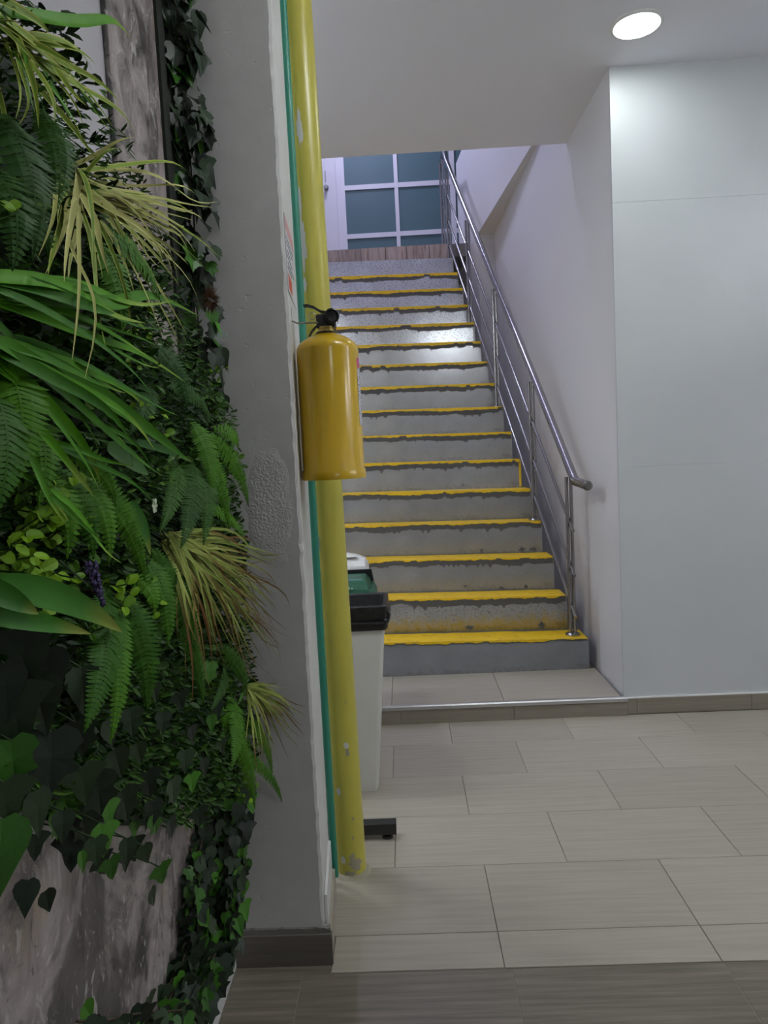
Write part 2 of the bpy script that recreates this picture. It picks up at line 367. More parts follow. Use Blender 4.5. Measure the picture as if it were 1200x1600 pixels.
for (ya, yb, off) in rows:
    x = off - 0.6 * 4
    while x < 4.2:
        a, b_ = max(x, -2.6), min(x + 0.6, 4.2)
        if a < b_ - 0.02:
            if ya < 2.0 and b_ < -0.26: x += 0.6; continue
            if ya < 2.0 and a < -0.268: a = -0.268
            lay('tile', a, b_, ya, yb, 0, 'tile_light', fl)
        x += 0.6
for i in range(-1, 8):        # dark tiles in the near room, a few millimetres lower
    x = 0.238 + 0.585 * (i - 1)
    for yy in (1.305, 0.705, 0.105, -0.495, -1.095, -1.695, -2.295, -2.9):
        if x > -0.56: lay('dark_tile', x, x + 0.585, yy, yy + 0.6, -0.003, 'tile_dark', fl)
        elif i == -1: lay('dark_tile', -0.542, x + 0.585, yy, yy + 0.6, -0.003, 'tile_dark', fl)
lay('dark_tile', -0.542, -0.268, 1.905, 1.938, -0.003, 'tile_dark', fl)

# ceilings / slab
c = MB(); c.box(-2.7, 4.3, -3.3, 4.66, CZ, UPZ); c = c.build('ceiling', 'ceiling_paint')
struct(c, 'smooth white ceiling ending in a straight edge above the stairs', 'ceiling')
c = MB().box(-2.7, 4.3, 4.4, 9.6, 6.4, 6.5).build('ceiling_upper', 'ceiling_paint'); struct(c)
c = MB().box(1.13, 4.3, 4.66, 9.6, 3.64, UPZ).build('floor_upper', 'ceiling_paint'); struct(c)
# wall facing the camera to the right of the stairs, in three boards with fine joints
wf = MB().box(1.122, 4.3, 3.786, 4.0, 0, CZ).build('wall_front', 'wall_white'); struct(wf, 'plain white wall right of the stairs with faint board joints', 'wall')
for z0, z1, dy in ((0.0, 1.3102, 0.0), (1.3108, 2.6432, 0.0005), (2.6438, CZ, 0.0)):
    MB().box(1.119, 4.3, 3.770 + dy, 3.786, z0, z1).build('board', 'wallboard', wf)
# stair side wall and pillar, parapet of the upper floor above it
o = MB().prism([(1.119, 3.788), (1.11, 4.66), (1.053, 7.64), (1.05, 9.29), (1.3, 9.29), (1.3, 4.05), (1.119, 4.05)], 0, 3.64).build('wall_stair', 'wall_stair_paint')
struct(o, 'white side wall running up along the stairs', 'wall')
o = MB().prism([(0.885, 7.64), (1.06, 7.64), (1.06, 8.72), (0.79, 8.72)], 0, 3.64).build('wall_pillar', 'wall_stair_paint'); struct(o, 'white pillar standing out from the stair side wall', 'wall')
o = MB().prism([(1.125, 4.66), (1.05, 5.59), (0.885, 7.64), (0.79, 8.72), (0.95, 8.72), (1.3, 5.0), (1.3, 4.66)], 3.64, 4.765).build('wall_parapet', 'parapet_paint')
struct(o, 'white parapet of the upper floor overhanging the stair side wall', 'wall')
# walls that close the space
for nm, bx in (('wall_back', (-2.7, 4.3, -3.3, -3.2, 0, CZ)), ('wall_right', (4.2, 4.3, -3.2, 3.8, 0, CZ)), ('wall_far_left', (-2.7, -2.6, 2.2, 9.6, 0, 6.4)),
               ('wall_upper_front', (-2.7, 4.3, 4.3, 4.4, UPZ, 6.4)), ('wall_upper_right', (4.2, 4.3, 4.4, 9.6, UPZ, 6.4))):
    struct(MB().box(*bx).build(nm, 'wall_white'))
# green wall: partition on the left of the camera
WX = -0.555
wl = MB().box(WX - 0.12, WX, -3.2, 1.945, 0, CZ).build('wall_left', 'wall_grey'); struct(wl, 'white partition wall carrying the artificial plants', 'wall')
struct(MB().box(-2.7, WX - 0.101, 2.19, 2.29, 0, CZ).build('wall_left_return', 'wall_white'))
sk = MB().box(WX, WX + 0.012, -3.2, 1.952, 0, 0.10).build('baseboard_left', 'lid_white'); struct(sk)
for y0, y1, z0, z1, lab in ((1.49, 1.925, 0.13, 3.2, 'tall grey marble-print panel strip behind the ivy'), (-0.2, 1.488, 0.13, 1.6, 'brown-grey marble-print panel low on the plant wall')):
    tag(MB().box(WX + 0.001, WX + 0.012, y0, y1, z0, z1).build('stone_panel', 'stone_print', bevel=0.002), lab, 'panel')

# column with chipped arris
def column():
    zs = [0.10 + (CZ - 0.10) * i / 150 for i in range(151)]
    rr = random.Random(3); mb = MB(); vs = []
    for z in zs:
        j = (noise.noise(Vector((0, 3.1, z * 9))) * 0.003 + noise.noise(Vector((0, 7.7, z * 40))) * 0.0042)
        k = noise.noise(Vector((4, 1.1, z * 30))) * 0.003
        cx, cy = -0.284 + j, 1.95
        vs += [(WX - 0.1, 1.956, z), (-0.42, 1.952, z), (cx - 0.008, 1.9505, z), (cx, 1.955 + k, z), (-0.2845 + j * .3, 1.966, z), (-0.305, 2.30, z), (WX - 0.1, 2.30, z)]
    n = 7; fs = []
    for i in range(len(zs) - 1):
        for j in range(n): fs.append((i * n + j, i * n + (j + 1) % n, (i + 1) * n + (j + 1) % n, (i + 1) * n + j))
    fs += [tuple(range(n))[::-1], tuple(range((len(zs) - 1) * n, len(zs) * n))]
    mb.add(vs, fs)
    o = mb.build('column', 'column_plaster'); struct(o, 'grey-white plastered column with chipped edge beside the plants', 'column')
    # foot: cement band, dark front skirting tiles, pale side skirting
    rag = []
    xs = [WX + (0.287) * i / 40 for i in range(41)]
    mb = MB(); vs = []
    for x in xs: vs += [(x, 1.944, 0.088), (x, 1.944, 0.106 + 0.005 * noise.noise(Vector((x * 60, 0, 0)))), (x, 1.96, 0.106)]
    fs = []
    for i in range(40): fs += [(i * 3, i * 3 + 3, i * 3 + 4, i * 3 + 1), (i * 3 + 1, i * 3 + 4, i * 3 + 5, i * 3 + 2)]
    mb.add(vs, fs); mb.build('cement_joint', 'cement', o)
    MB().prism([(WX - 0.1, 1.955), (-0.285, 1.955), (-0.305, 2.27), (WX - 0.1, 2.27)], 0, 0.10).build('plinth', 'cement', o)
    MB().box(WX + 0.012, -0.264, 1.938, 1.955, -0.003, 0.09).build('skirting_tile', 'tile_skirting', o, bevel=0.001)
    mb = MB(); mb.prism([(-0.284, 1.957), (-0.266, 1.957), (-0.285, 2.265), (-0.304, 2.265)], 0.0, 0.09); mb.build('skirting_tile', 'tile_light', o)
    mb = MB(); mb.prism([(-0.284, 1.975), (-0.276, 1.975), (-0.294, 2.268), (-0.303, 2.268)], 0.0905, 0.185); mb.build('skirting_tile', 'lid_white', o)
column()

# wall skirting on the right
bs = MB().box(1.135, 4.2, 3.764, 3.770, 0, 0.082).build('baseboard_right', 'grout'); struct(bs, 'brown tile skirting along the right wall', 'skirting')
x = 1.135
for wd in (0.05, 0.6, 0.6, 0.6, 0.6, 0.58): MB().box(x, x + wd - 0.002, 3.757, 3.764, 0, 0.084).build('skirting_tile', 'tile_brown', bs, bevel=0.001); x += wd
MB().box(1.13, 4.2, 3.758, 3.771, 0.0845, 0.0905).build('sealant', 'lid_white', bs)

# low platform before the stairs
pf = MB().box(-2.5, 1.105, 3.748, 4.60, 0, 0.090).build('platform', 'grout'); struct(pf, 'low tiled platform step at the foot of the stairs', 'platform')
for a, b_ in ((-2.5, -1.9), (-1.9, -1.3), (-1.3, -0.72), (-0.72, -0.117), (-0.117, 0.483), (0.483, 1.10)):
    lay('tile', a, b_, 3.752, 4.262, 0.1, 'tile_light', pf)
for a, b_ in ((-2.5, -1.9), (-1.9, -1.27), (-1.27, -0.67), (-0.67, -0.07), (-0.07, 0.53), (0.53, 1.13)):
    MB().box(a + 0.001, b_ - 0.001, 3.738, 3.748, 0.0, 0.077).build('riser_tile', 'tile_brown', pf, bevel=0.001)
mb = MB(); pr = [(3.752, 0.1015), (3.752, 0.098), (3.741, 0.095), (3.736, 0.078), (3.732, 0.078), (3.733, 0.094), (3.739, 0.1005)]
vs = [(x, y, z) for x in (-2.5, 1.13) for y, z in pr]; n = len(pr)
mb.add(vs, [tuple(range(n)), tuple(range(n, 2 * n))[::-1]] + [(i, (i + 1) % n, n + (i + 1) % n, n + i) for i in range(n)])
mb.build('edge_trim', 'alu', pf)

# ================================================================== STAIRS
def sy(k): return 4.252 + 0.2419 * (k - 1)
def sz(k): return 0.2966 + 0.2127 * (k - 1)
def xr(k): return 1.062 if k == 1 else 1.018 - 0.103 * (sy(k) - 4.252)
def xl(k): return xr(k) - 1.62
TILT = -0.02
def tz(x): return TILT * (x - 0.45)
stairs = thing('staircase', 'grey steel staircase with worn yellow step edges', 'staircase', (0.2, 4.25, 0.1))
def spart(mb, name, m, loc, **kw):
    base = Vector((0.2, 4.25, 0.1)); return mb.build(name, m, stairs, Vector(loc) - base, **kw)
def ragged(k, ytop0, ytop1, hfun, proud, name, m, top=True):
    """strip folded over the front edge of step k with a torn lower edge"""
    X0, X1 = xl(k) + 0.004, xr(k) - 0.006; N = 150; vs = []; fs = []
    y0 = sy(k) - proud
    for i in range(N + 1):
        x = X0 + (X1 - X0) * i / N; z = sz(k) + tz(x) + 0.0012
        a, h = hfun(x)
        vs += [(x - X0, ytop1(x) - sy(k), z - sz(k)), (x - X0, y0 - sy(k), z - sz(k) - a), (x - X0, y0 - sy(k), z - sz(k) - a - h)]
    for i in range(N):
        q = i * 3
        if top: fs.append((q, q + 3, q + 4, q + 1))
        fs.append((q + 1, q + 4, q + 5, q + 2))
    mb = MB().add(vs, fs); return spart(mb, name, m, (X0, sy(k), sz(k)))
def nz(x, k, s, o=0): return noise.noise(Vector((x * s, k * 7.31 + o, o * 1.7)))
for k in range(1, 17):
    z0 = 0.1 if k == 1 else sz(k - 1); X0, X1 = xl(k), xr(k); h = sz(k) - z0
    m = 'riser_dark' if k == 1 else 'riser_scuffed' if k == 2 else 'riser_worn' if k < 6 else 'riser_plain' if k < 12 else 'riser_speckled'
    vs = []
    for (x, xo) in ((X0, 0), (X1, 1)):
        for yy in (0, 0.012):
            for zz in (0, h): vs.append((x - X0, yy, zz + (tz(x) if (zz > 0 or k > 1) else 0)))
    mb = MB().add(vs, [(0, 4, 5, 1), (2, 3, 7, 6), (0, 1, 3, 2), (4, 6, 7, 5), (1, 5, 7, 3), (0, 2, 6, 4)])
    spart(mb, 'riser', m, (X0, sy(k), z0))
    Xb0, Xb1 = X0, X1; vs = []
    for x in (Xb0, Xb1):
        for yy in (0.0125, 0.2419):
            for zz in (-0.025, 0): vs.append((x - X0, yy, zz + tz(x)))
    mb = MB().add(vs, [(0, 4, 5, 1), (2, 3, 7, 6), (0, 1, 3, 2), (4, 6, 7, 5), (1, 5, 7, 3), (0, 2, 6, 4)])
    spart(mb, 'tread', 'tread_grey', (X0, sy(k), sz(k)))
    if k == 16: continue
    fh = 0.010 if k < 5 else 0.016 + 0.0012 * (k - 5)
    def hy(x, k=k, fh=fh):
        t = fh + 0.010 * nz(x, k, 6) + 0.007 * nz(x, k, 26, 1) + 0.004 * nz(x, k, 70, 8)
        if nz(x, k, 11, 2) > 0.42: t *= 0.4
        return 0.0, max(t, 0.0015)
    def hd(x, k=k, hy=hy):
        t = 0.034 + 0.014 * nz(x, k, 5, 3) + 0.012 * nz(x, k, 28, 4) + (0.018 if nz(x, k, 45, 5) > 0.42 else 0)
        return 0.0, hy(x)[1] + max(t, 0.004) if k > 1 else hy(x)[1] + max(t * 0.25, 0.001)
    ragged(k, None, lambda x: sy(k) + 0.001, hd, 0.0015, 'paint_edge', 'paint_residue')
    yb = 0.205
    ragged(k, None, lambda x, k=k: sy(k) + yb + 0.012 * nz(x, k, 9, 6), hy, 0.0028, 'nosing_strip', 'nosing_yellow')
# scuff marks on the low risers
rs = random.Random(5)
for k, x, zz, s in ((3, 0.60, 0.19, 0.02), (3, 0.80, 0.19, 0.018), (2, 0.38, 0.02, 0.02), (2, 0.83, 0.03, 0.025), (3, 0.62, 0.015, 0.014), (3, 0.38, 0.03, 0.012), (4, 0.80, 0.02, 0.02), (4, 0.52, 0.02, 0.012), (4, 0.88, 0.02, 0.018), (2, 0.5, 0.12, 0.007), (3, 0.78, 0.02, 0.012), (6, 0.45, 0.03, 0.012)):
    vs = [(0, 0, 0)]; n = 16
    for i in range(n):
        q = 2 * PI * i / n; r = s * (0.5 + 0.9 * rs.random() ** 2); vs.append((r * math.cos(q) * 1.2, 0, r * math.sin(q)))
    spart(MB().add(vs, [(0, i + 1, (i + 1) % n + 1) for i in range(n)]), 'scuff_mark', 'paint_residue', (x, sy(k) - 0.0032, sz(k - 1) + zz + tz(x)))
# yellow end patch beside step 5/6
for k in (6,):
    spart(MB().box(0, 0.016, 0, 0.004, 0.01, 0.19), 'end_patch', 'nosing_yellow', (xr(k) - 0.018, sy(k) - 0.005, sz(k - 1) + tz(1.0)))
# top riser of wood-look tiles and the landing behind it
ld = MB().box(-2.6, 1.04, 8.136, 9.5, 3.56, UPZ - 0.003).build('floor_landing', 'grout'); struct(ld, 'upper landing with a front edge of wood-look tiles', 'landing')
xa = -1.34
for wd in (0.26, 0.25, 0.24, 0.25, 0.27, 0.23, 0.25, 0.2):
    MB().box(xa, xa + wd - 0.007, 8.122, 8.136, sz(16) - 0.012, UPZ).build('wood_tile', 'wood_tile', ld); xa += wd
# stringers
for side in (0, 1):
    vs = []
    for k in (1, 16):
        x = (xl(k) + 0.05) if side == 0 else (xr(k) - 0.10)
        for dx in (0, 0.03):
            for dz in (-0.36, -0.215): vs.append((x + dx, sy(k) + 0.12, max(sz(k) + dz, 0.1)))
    spart(MB().add(vs, [(0, 1, 3, 2), (4, 6, 7, 5), (0, 4, 5, 1), (2, 3, 7, 6), (1, 5, 7, 3), (0, 2, 6, 4)]), 'stringer', 'tread_grey', (0, 0, 0))

# handrail
rail = thing('handrail', 'stainless steel handrail with three thin bars beside the stair wall', 'handrail', (0.98, 4.35, sz(1)))
RB = Vector((0.98, 4.35, sz(1)))
def rpart(mb, name, m='stainless', **kw): return mb.build(name, m, rail, -RB, **kw)
def xp(y): return 0.988 - 0.103 * (y - 4.352)
def nosez(y): return sz(1) + 0.2127 / 0.2419 * (y - sy(1))
posts = [(sy(k) + 0.09, sz(k)) for k in (1, 4, 8, 12, 16)] + [(8.30, UPZ)]
for (y, z) in posts:
    x = xp(y); zt = min(nosez(y) + 0.875, 4.62)
    for dx, top in ((-0.012, zt), (0.014, zt + 0.045)):
        mb = MB(); mb.tube([(x + dx, y, z), (x + dx, y, top - 0.006), (x + dx, y, top)], 0.0105, 12); rpart(mb, 'post', auto=40)
    rpart(MB().lathe([(0.045, 0), (0.045, 0.006), (0.036, 0.014), (0.02, 0.017)], (x, y, z + 0.001 + tz(x)), 24), 'flange', auto=40)
for dz, y0 in ((0.585, 4.335), (0.315, 4.335), (0.062, 4.335)):
    ys = [y0 - 0.03, 8.26]
    rpart(MB().tube([(xp(y) + 0.003, y - 0.022, nosez(y) + dz) for y in ys], 0.0105, 12), 'bar', auto=40)
hr = [(1.012, 3.985, 1.213), (1.012, 4.262, 1.225), (xp(4.30) + 0.018, 4.315, 1.255)]
for y in (5.0, 6.0, 7.0, 8.05): hr.append((xp(y) + 0.018, y, nosez(y) + 0.92))
hr += [(xp(8.15) + 0.018, 8.18, 4.72), (0.615, 8.8, 4.735)]
rpart(MB().tube(hr, 0.0265, 20), 'top_rail', auto=40)
rpart(MB().lathe([(0.0275, -0.004), (0.0275, 0.004), (0.018, 0.006), (0.018, 0.002), (0.001, 0.002)], (0, 0, 0), 24), 'end_cap', auto=40)
ec = [o for o in rail.children if o.name.startswith('end_cap')][0]; ec.location = Vector((1.012, 3.985, 1.213)) - RB; ec.rotation_euler = (PI / 2, 0, 0)

# ================================================================== UPPER PARTITION AND DOOR
PY = 9.3
wn = MB().box(-0.62, -0.555, PY, PY + 0.06, UPZ, 6.4).build('window_1', 'frame_white'); struct(wn, 'white framed partition of frosted teal glass on the landing', 'glass partition')
for a, b_ in ((0.065, 0.112), (0.758, 0.822), (1.55, 1.6), (2.3, 2.35)): MB().box(a, b_, PY, PY + 0.05, UPZ, 6.4).build('mullion', 'frame_white', wn)
for a, b_ in ((UPZ, 3.76), (4.155, 4.212), (4.748, 4.806), (5.62, 5.68), (6.34, 6.4)):
    for x0, x1 in ((-0.555, 0.065), (0.112, 0.758), (0.822, 1.55), (1.6, 2.3)): MB().box(x0, x1, PY + 0.004, PY + 0.045, a, b_).build('transom', 'frame_white', wn)
for z0, z1 in ((3.76, 4.155), (4.212, 4.748), (4.806, 5.62), (5.68, 6.34)):
    for x0, x1 in ((-0.555, 0.065), (0.112, 0.758), (0.822, 1.55), (1.6, 2.3)): MB().box(x0, x1, PY + 0.022, PY + 0.03, z0, z1).build('pane', 'frosted_glass', wn)
dr = MB().box(-1.45, -0.66, PY + 0.012, PY + 0.05, UPZ, 5.9).build('door_1', 'door_white', bevel=0.003); struct(dr, 'plain white door with a small steel knob on the landing', 'door')
kb = MB().lathe([(0.026, 0), (0.026, 0.006), (0.012, 0.01), (0.012, 0.03), (0.028, 0.04), (0.03, 0.055), (0.02, 0.066)], (0, 0, 0), 20).build('knob', 'steel_knob', dr, auto=40)
kb.location = (-0.785, PY + 0.012, 4.785); kb.rotation_euler = (PI / 2, 0, 0)
MB().box(-0.795, -0.785, PY + 0.002, PY + 0.012, 4.87, 5.0).build('lock_plate', 'steel_knob', dr)
struct(MB().box(-0.66, -0.62, PY + 0.005, PY + 0.06, UPZ, 6.4).build('trim_1', 'frame_white'))
struct(MB().box(-2.7, 4.3, PY + 0.062, PY + 0.16, UPZ, 6.4).build('wall_upper_back', 'wall_white'))
struct(MB().box(-2.7, -0.66, PY + 0.01, PY + 0.061, 5.9, 6.4).build('trim_2', 'door_white'))

# ================================================================== LAMPS
def downlight(x, y, z, m, label, r=0.097, grp=None):
    t = thing('ceiling_light', label, 'ceiling light', (x, y, z), grp)
    MB().lathe([(r + 0.018, 0.0), (r + 0.018, -0.004), (r + 0.004, -0.010), (r, -0.006), (r, 0)], (0, 0, 0), 48).build('rim', 'lid_white', t, auto=40)
    MB().lathe([(r - 0.001, -0.005), (r - 0.001, -0.0072), (r * 0.6, -0.0085), (0.001, -0.009)], (0, 0, 0), 40).build('diffuser', m, t)
    return t
downlight(1.14, 3.415, CZ, 'lamp_main', 'round flush ceiling light glowing near the wall corner')
GL = 'round flush ceiling light out of view in the lower room'
for (x, y, m, GL) in ((2.9, 1.2, 'fill_room', 'added round fill light far right of the camera, out of view'), (0.9, -1.5, 'fill_room', 'added round fill light behind the camera, out of view'), (-1.1, 3.0, 'lamp_left', 'round flush ceiling light hidden to the left behind the column')):  # the room pair is made up as fill; the left one is real
    downlight(x, y, CZ, m, GL, 0.097, 'ceiling lights of the lower room')
def tube_light(x, y, z, lab, half=0.6, m='fill_side'):
    t = thing('tube_light', lab, 'ceiling light', (x, y, CZ))
    dz = z - CZ
    MB().box(-half, half, -0.03, 0.03, dz + 0.02, dz + 0.06).build('housing', 'lid_white', t, bevel=0.004)
    for s_ in (-half * 0.75, half * 0.75): MB().tube([(s_, 0, dz + 0.06), (s_, 0, 0)], 0.004, 8).build('hanger', 'zinc', t)
    for s_ in (-0.045, 0.045): MB().tube([(0.02 - half, s_, dz + 0.02), (half - 0.02, s_, dz + 0.02)], 0.014, 16).build('tube', m, t, auto=50)
    return t
tube_light(-1.85, 3.0, 2.85, 'added hanging twin tube fill light behind the column out of view')  # made-up fixture, added to brighten the ceiling
tube_light(0.84, 1.55, 3.19, 'short twin tube light under the ceiling above the camera out of view', 0.32, 'lamp_near')
tube_light(3.1, 1.9, 2.85, 'added hanging twin tube fill light at the right out of view')  # second made-up tube, also there only as fill light
for (x, y, GL) in ((-0.5, 6.2, 'round ceiling light high above the middle of the stairs, out of view'), (-0.3, 8.4, 'round ceiling light high above the landing, out of view')): downlight(x, y, 6.4, 'lamp_up', GL, 0.13, 'ceiling lights of the stairwell')

# ================================================================== PIPES
PB, PT, PR = Vector((-0.243, 2.40, 0.0)), Vector((-0.272, 2.40, CZ)), 0.051
yp = thing('drain_pipe', 'thick yellow painted pipe with chipped paint rising beside the column', 'pipe', PB)
mb = MB(); mb.tube([PB + (PT - PB) * i / 24 for i in range(25)], PR, 40); mb.build('pipe', 'pipe_yellow', yp, -PB, auto=50)
rp = random.Random(11)
A0 = math.atan2(-0.242, 2.40)        # direction back to the camera, seen from the pipe
def chip(z, frac, w_, h_, m='chip_white', n=22, jag=0.45):
    cx = PB.x + (PT.x - PB.x) * z / CZ; a_c = math.asin(max(-0.98, min(0.98, frac)))
    pts = []
    for i in range(n):
        q = 2 * PI * i / n; r = 1 - jag * rp.random(); pts.append((r * math.cos(q) * w_ / PR, r * math.sin(q) * h_))
    rings = []
    vs = []; fs = []
    for s in (0.0, 0.5, 1.0):
        for (da, dz) in pts:
            a = a_c + da * s; zz = z + dz * s; cxx = PB.x + (PT.x - PB.x) * zz / CZ
            rr = PR + 0.0009
            nx, ny = math.sin(a - A0 * 0 + 0.1), -math.cos(a + 0.1)
            vs.append((cxx + nx * rr, 2.40 + ny * rr, zz))
    for s in range(2):
        for i in range(n): fs.append((s * n + i, s * n + (i + 1) % n, (s + 1) * n + (i + 1) % n, (s + 1) * n + i))
    MB().add(vs, fs).build('paint_chip', m, yp, -PB)
for z, fr, w_, h_, m in ((2.477, -0.25, 0.011, 0.075, 'chip_white'), (2.25, -0.55, 0.008, 0.06, 'chip_white'), (2.13, -0.5, 0.014, 0.105, 'chip_white'), (1.995, -0.55, 0.008, 0.03, 'chip_white'),
                         (1.158, -0.72, 0.005, 0.03, 'chip_beige'), (0.471, 0.16, 0.010, 0.016, 'chip_white'), (0.445, 0.22, 0.008, 0.02, 'chip_beige'), (0.309, -0.52, 0.011, 0.019, 'chip_white'),
                         (0.066, -0.52, 0.012, 0.017, 'chip_white'), (0.05, 0.30, 0.03, 0.03, 'chip_beige'), (0.075, 0.1, 0.012, 0.022, 'chip_beige'), (0.213, 0.3, 0.005, 0.008, 'chip_beige'), (0.145, 0.2, 0.004, 0.01, 'chip_beige'), (0.02, -0.1, 0.03, 0.012, 'chip_beige'), (0.62, 0.3, 0.003, 0.006, 'chip_beige'), (0.83, -0.4, 0.003, 0.006, 'chip_beige')):
    chip(z, fr, w_, h_, m)
mb = MB(); mb.lathe([(PR + 0.016, 0), (PR + 0.01, 0.006), (PR, 0.012)], (0, 0, 0.0), 32); mb.build('floor_collar', 'chip_beige', yp)
G0, G1 = Vector((-0.2935, 2.322, 0.03)), Vector((-0.300, 2.322, CZ))
tag(MB().tube([G0 + (G1 - G0) * i / 20 for i in range(21)], 0.0125, 16).build('conduit', 'pipe_green', auto=50), 'thin green conduit squeezed between the column and yellow pipe', 'pipe')

# ================================================================== SIGN ON THE COLUMN SIDE
sg = thing('instruction_sign', 'small printed sign with red box on the column side above the extinguisher', 'sign', (-0.285, 1.975, 1.895))
def col_x(y): return -0.2840 + (y - 1.966) / (2.27 - 1.966) * (-0.304 + 0.2840)
def signpart(y0, y1, z0, z1, off, name, m):
    vs = []
    for y in (y0, y1):
        for o_ in (0.0004, off):
            for z in (z0, z1): vs.append((col_x(y) + o_ + 0.285, y - 1.975, z - 1.895))
    return MB().add(vs, [(0, 1, 3, 2), (4, 6, 7, 5), (0, 4, 5, 1), (2, 3, 7, 6), (1, 5, 7, 3), (0, 2, 6, 4)]).build(name, m, sg)
signpart(1.972, 2.24, 1.895, 2.10, 0.0016, 'plate', 'sign_white')
signpart(1.976, 2.236, 2.062, 2.097, 0.0019, 'header', 'sign_pink')
signpart(1.99, 2.10, 1.905, 1.945, 0.0019, 'red_box', 'sign_red')
for i, (ya, yb, z) in enumerate(((1.99, 2.2, 2.04), (1.99, 2.18, 2.025), (2.0, 2.1, 2.005), (1.99, 2.15, 1.99), (2.0, 2.2, 1.972), (1.99, 2.12, 1.958))):
    signpart(ya, yb, z, z + 0.006, 0.0019, 'text_line', 'sign_ink')

# ================================================================== FIRE EXTINGUISHER
EX, EY, EZ = -0.196, 2.06, 1.379
ex = thing('fire_extinguisher', 'yellow fire extinguisher hung on the column in front of the yellow pipe', 'fire extinguisher', (EX, EY, EZ))
r = 0.0875
MB().lathe([(r - 0.004, 0), (r + 0.004, 0.001), (r + 0.004, 0.026), (r, 0.029), (r, 0.362), (r - 0.002, 0.371), (r - 0.007, 0.379), (r - 0.016, 0.388), (r - 0.032, 0.398), (r - 0.048, 0.405), (0.026, 0.410), (0.024, 0.411)], (0, 0, 0), 64).build('cylinder', 'ext_yellow', ex, auto=60)
MB().lathe([(0.026, 0.409), (0.026, 0.416), (0.021, 0.418), (0.021, 0.422), (0.024, 0.423), (0.024, 0.428), (0.015, 0.429)], (0, 0, 0), 32).build('neck_ring', 'brass', ex, auto=40)
MB().lathe([(0.027, 0.4085), (0.030, 0.4095), (0.030, 0.413), (0.026, 0.414)], (0, 0, 0), 32).build('collar', 'black_plastic', ex, auto=40)
vb = MB().box(-0.026, 0.028, -0.018, 0.018, 0.424, 0.463); vb = vb.build('valve', 'black_paint', ex, bevel=0.005)
MB().tube([(0.012, -0.012, 0.452), (0.020, -0.040, 0.450)], 0.018, 20).build('outlet', 'black_plastic', ex, auto=40)
mb = MB(); mb.lathe([(0.019, 0), (0.0205, 0.004), (0.0205, 0.016), (0.0165, 0.018), (0.014, 0.008), (0.001, 0.007)], (0, 0, 0), 24)
oc = mb.build('outlet_ring', 'black_plastic', ex, auto=40); oc.location = (0.019, -0.036, 0.450); oc.rotation_euler = (PI / 2, 0, 0.28)
# lever (upper) and carrying handle (lower)
def bar(mb, pts, w_, t):
    vs = []
    for (x, z) in pts:
        for yy in (-w_, w_):
            for zz in (0, t): vs.append((x, yy, z + zz))
    fs = [(0, 1, 3, 2)]; n = len(pts)
    for i in range(n - 1):
        q = i * 4; fs += [(q, q + 4, q + 5, q + 1), (q + 2, q + 3, q + 7, q + 6), (q + 1, q + 5, q + 7, q + 3), (q, q + 2, q + 6, q + 4)]
    q = (n - 1) * 4; fs.append((q, q + 2, q + 3, q + 1)); return mb.add(vs, fs)
bar(MB(), [(0.018, 0.462), (-0.012, 0.468), (-0.032, 0.481), (-0.050, 0.487), (-0.060, 0.4865)], 0.012, 0.006).build('lever', 'black_paint', ex, bevel=0.001)
bar(MB(), [(-0.01, 0.436), (-0.026, 0.430), (-0.04, 0.416), (-0.05, 0.40)], 0.010, 0.005).build('carry_handle', 'black_paint', ex, bevel=0.001)
mb = MB(); mb.tube([(-0.036 + 0.0095 * math.cos(2 * PI * i / 20), -0.014, 0.458 + 0.0095 * math.sin(2 * PI * i / 20)) for i in range(21)], 0.0012, 6); mb.build('pull_ring', 'zinc', ex)
mb = MB(); mb.tube([(0.026 + 0.004, -0.01, 0.46), (0.036, -0.006, 0.452), (0.034, 0, 0.435)], 0.0016, 6); mb.build('seal_wire', 'print_white', ex)
# hose down the far side
MB().tube([(0.0, 0.016, 0.45), (0.01, 0.05, 0.445), (0.02, 0.082, 0.40), (0.02, 0.098, 0.33), (0.02, 0.099, 0.12)], 0.009, 12).build('hose', 'rubber', ex, auto=50)
# label wrapped on the right flank
def wrap(a0, a1, z0, z1, rr, m, name, parent):
    vs = []; n = 16; uv = []
    for i in range(n + 1):
        a = a0 + (a1 - a0) * i / n
        for j, z in enumerate((z0, z1)): vs.append((rr * math.sin(a), -rr * math.cos(a), z)); uv.append((i / n, j))
    me = MB().add(vs, [(i * 2, i * 2 + 2, i * 2 + 3, i * 2 + 1) for i in range(n)]).mesh(name, m, True)
    ul = me.uv_layers.new(name='UVMap')
    for lp in me.loops: ul.data[lp.index].uv = uv[lp.vertex_index]
    return link(name, me, parent)
lb = wrap(math.radians(70), math.radians(175), 0.148, 0.335, r + 0.0007, 'ext_label', 'label', ex); lb['label'] = 'white printed label with magenta band'
# bracket wire from the column to the valve
mb = MB(); mb.tube([(-0.0945, -0.02, 0.485), (-0.0935, -0.02, 0.448), (-0.078, -0.02, 0.440), (-0.03, -0.016, 0.440), (0.0, -0.014, 0.437)], 0.0028, 8); mb.build('bracket', 'zinc', ex, auto=60)
MB().box(-0.0955, -0.0935, -0.034, -0.008, 0.452, 0.50).build('bracket_plate', 'lid_white', ex)

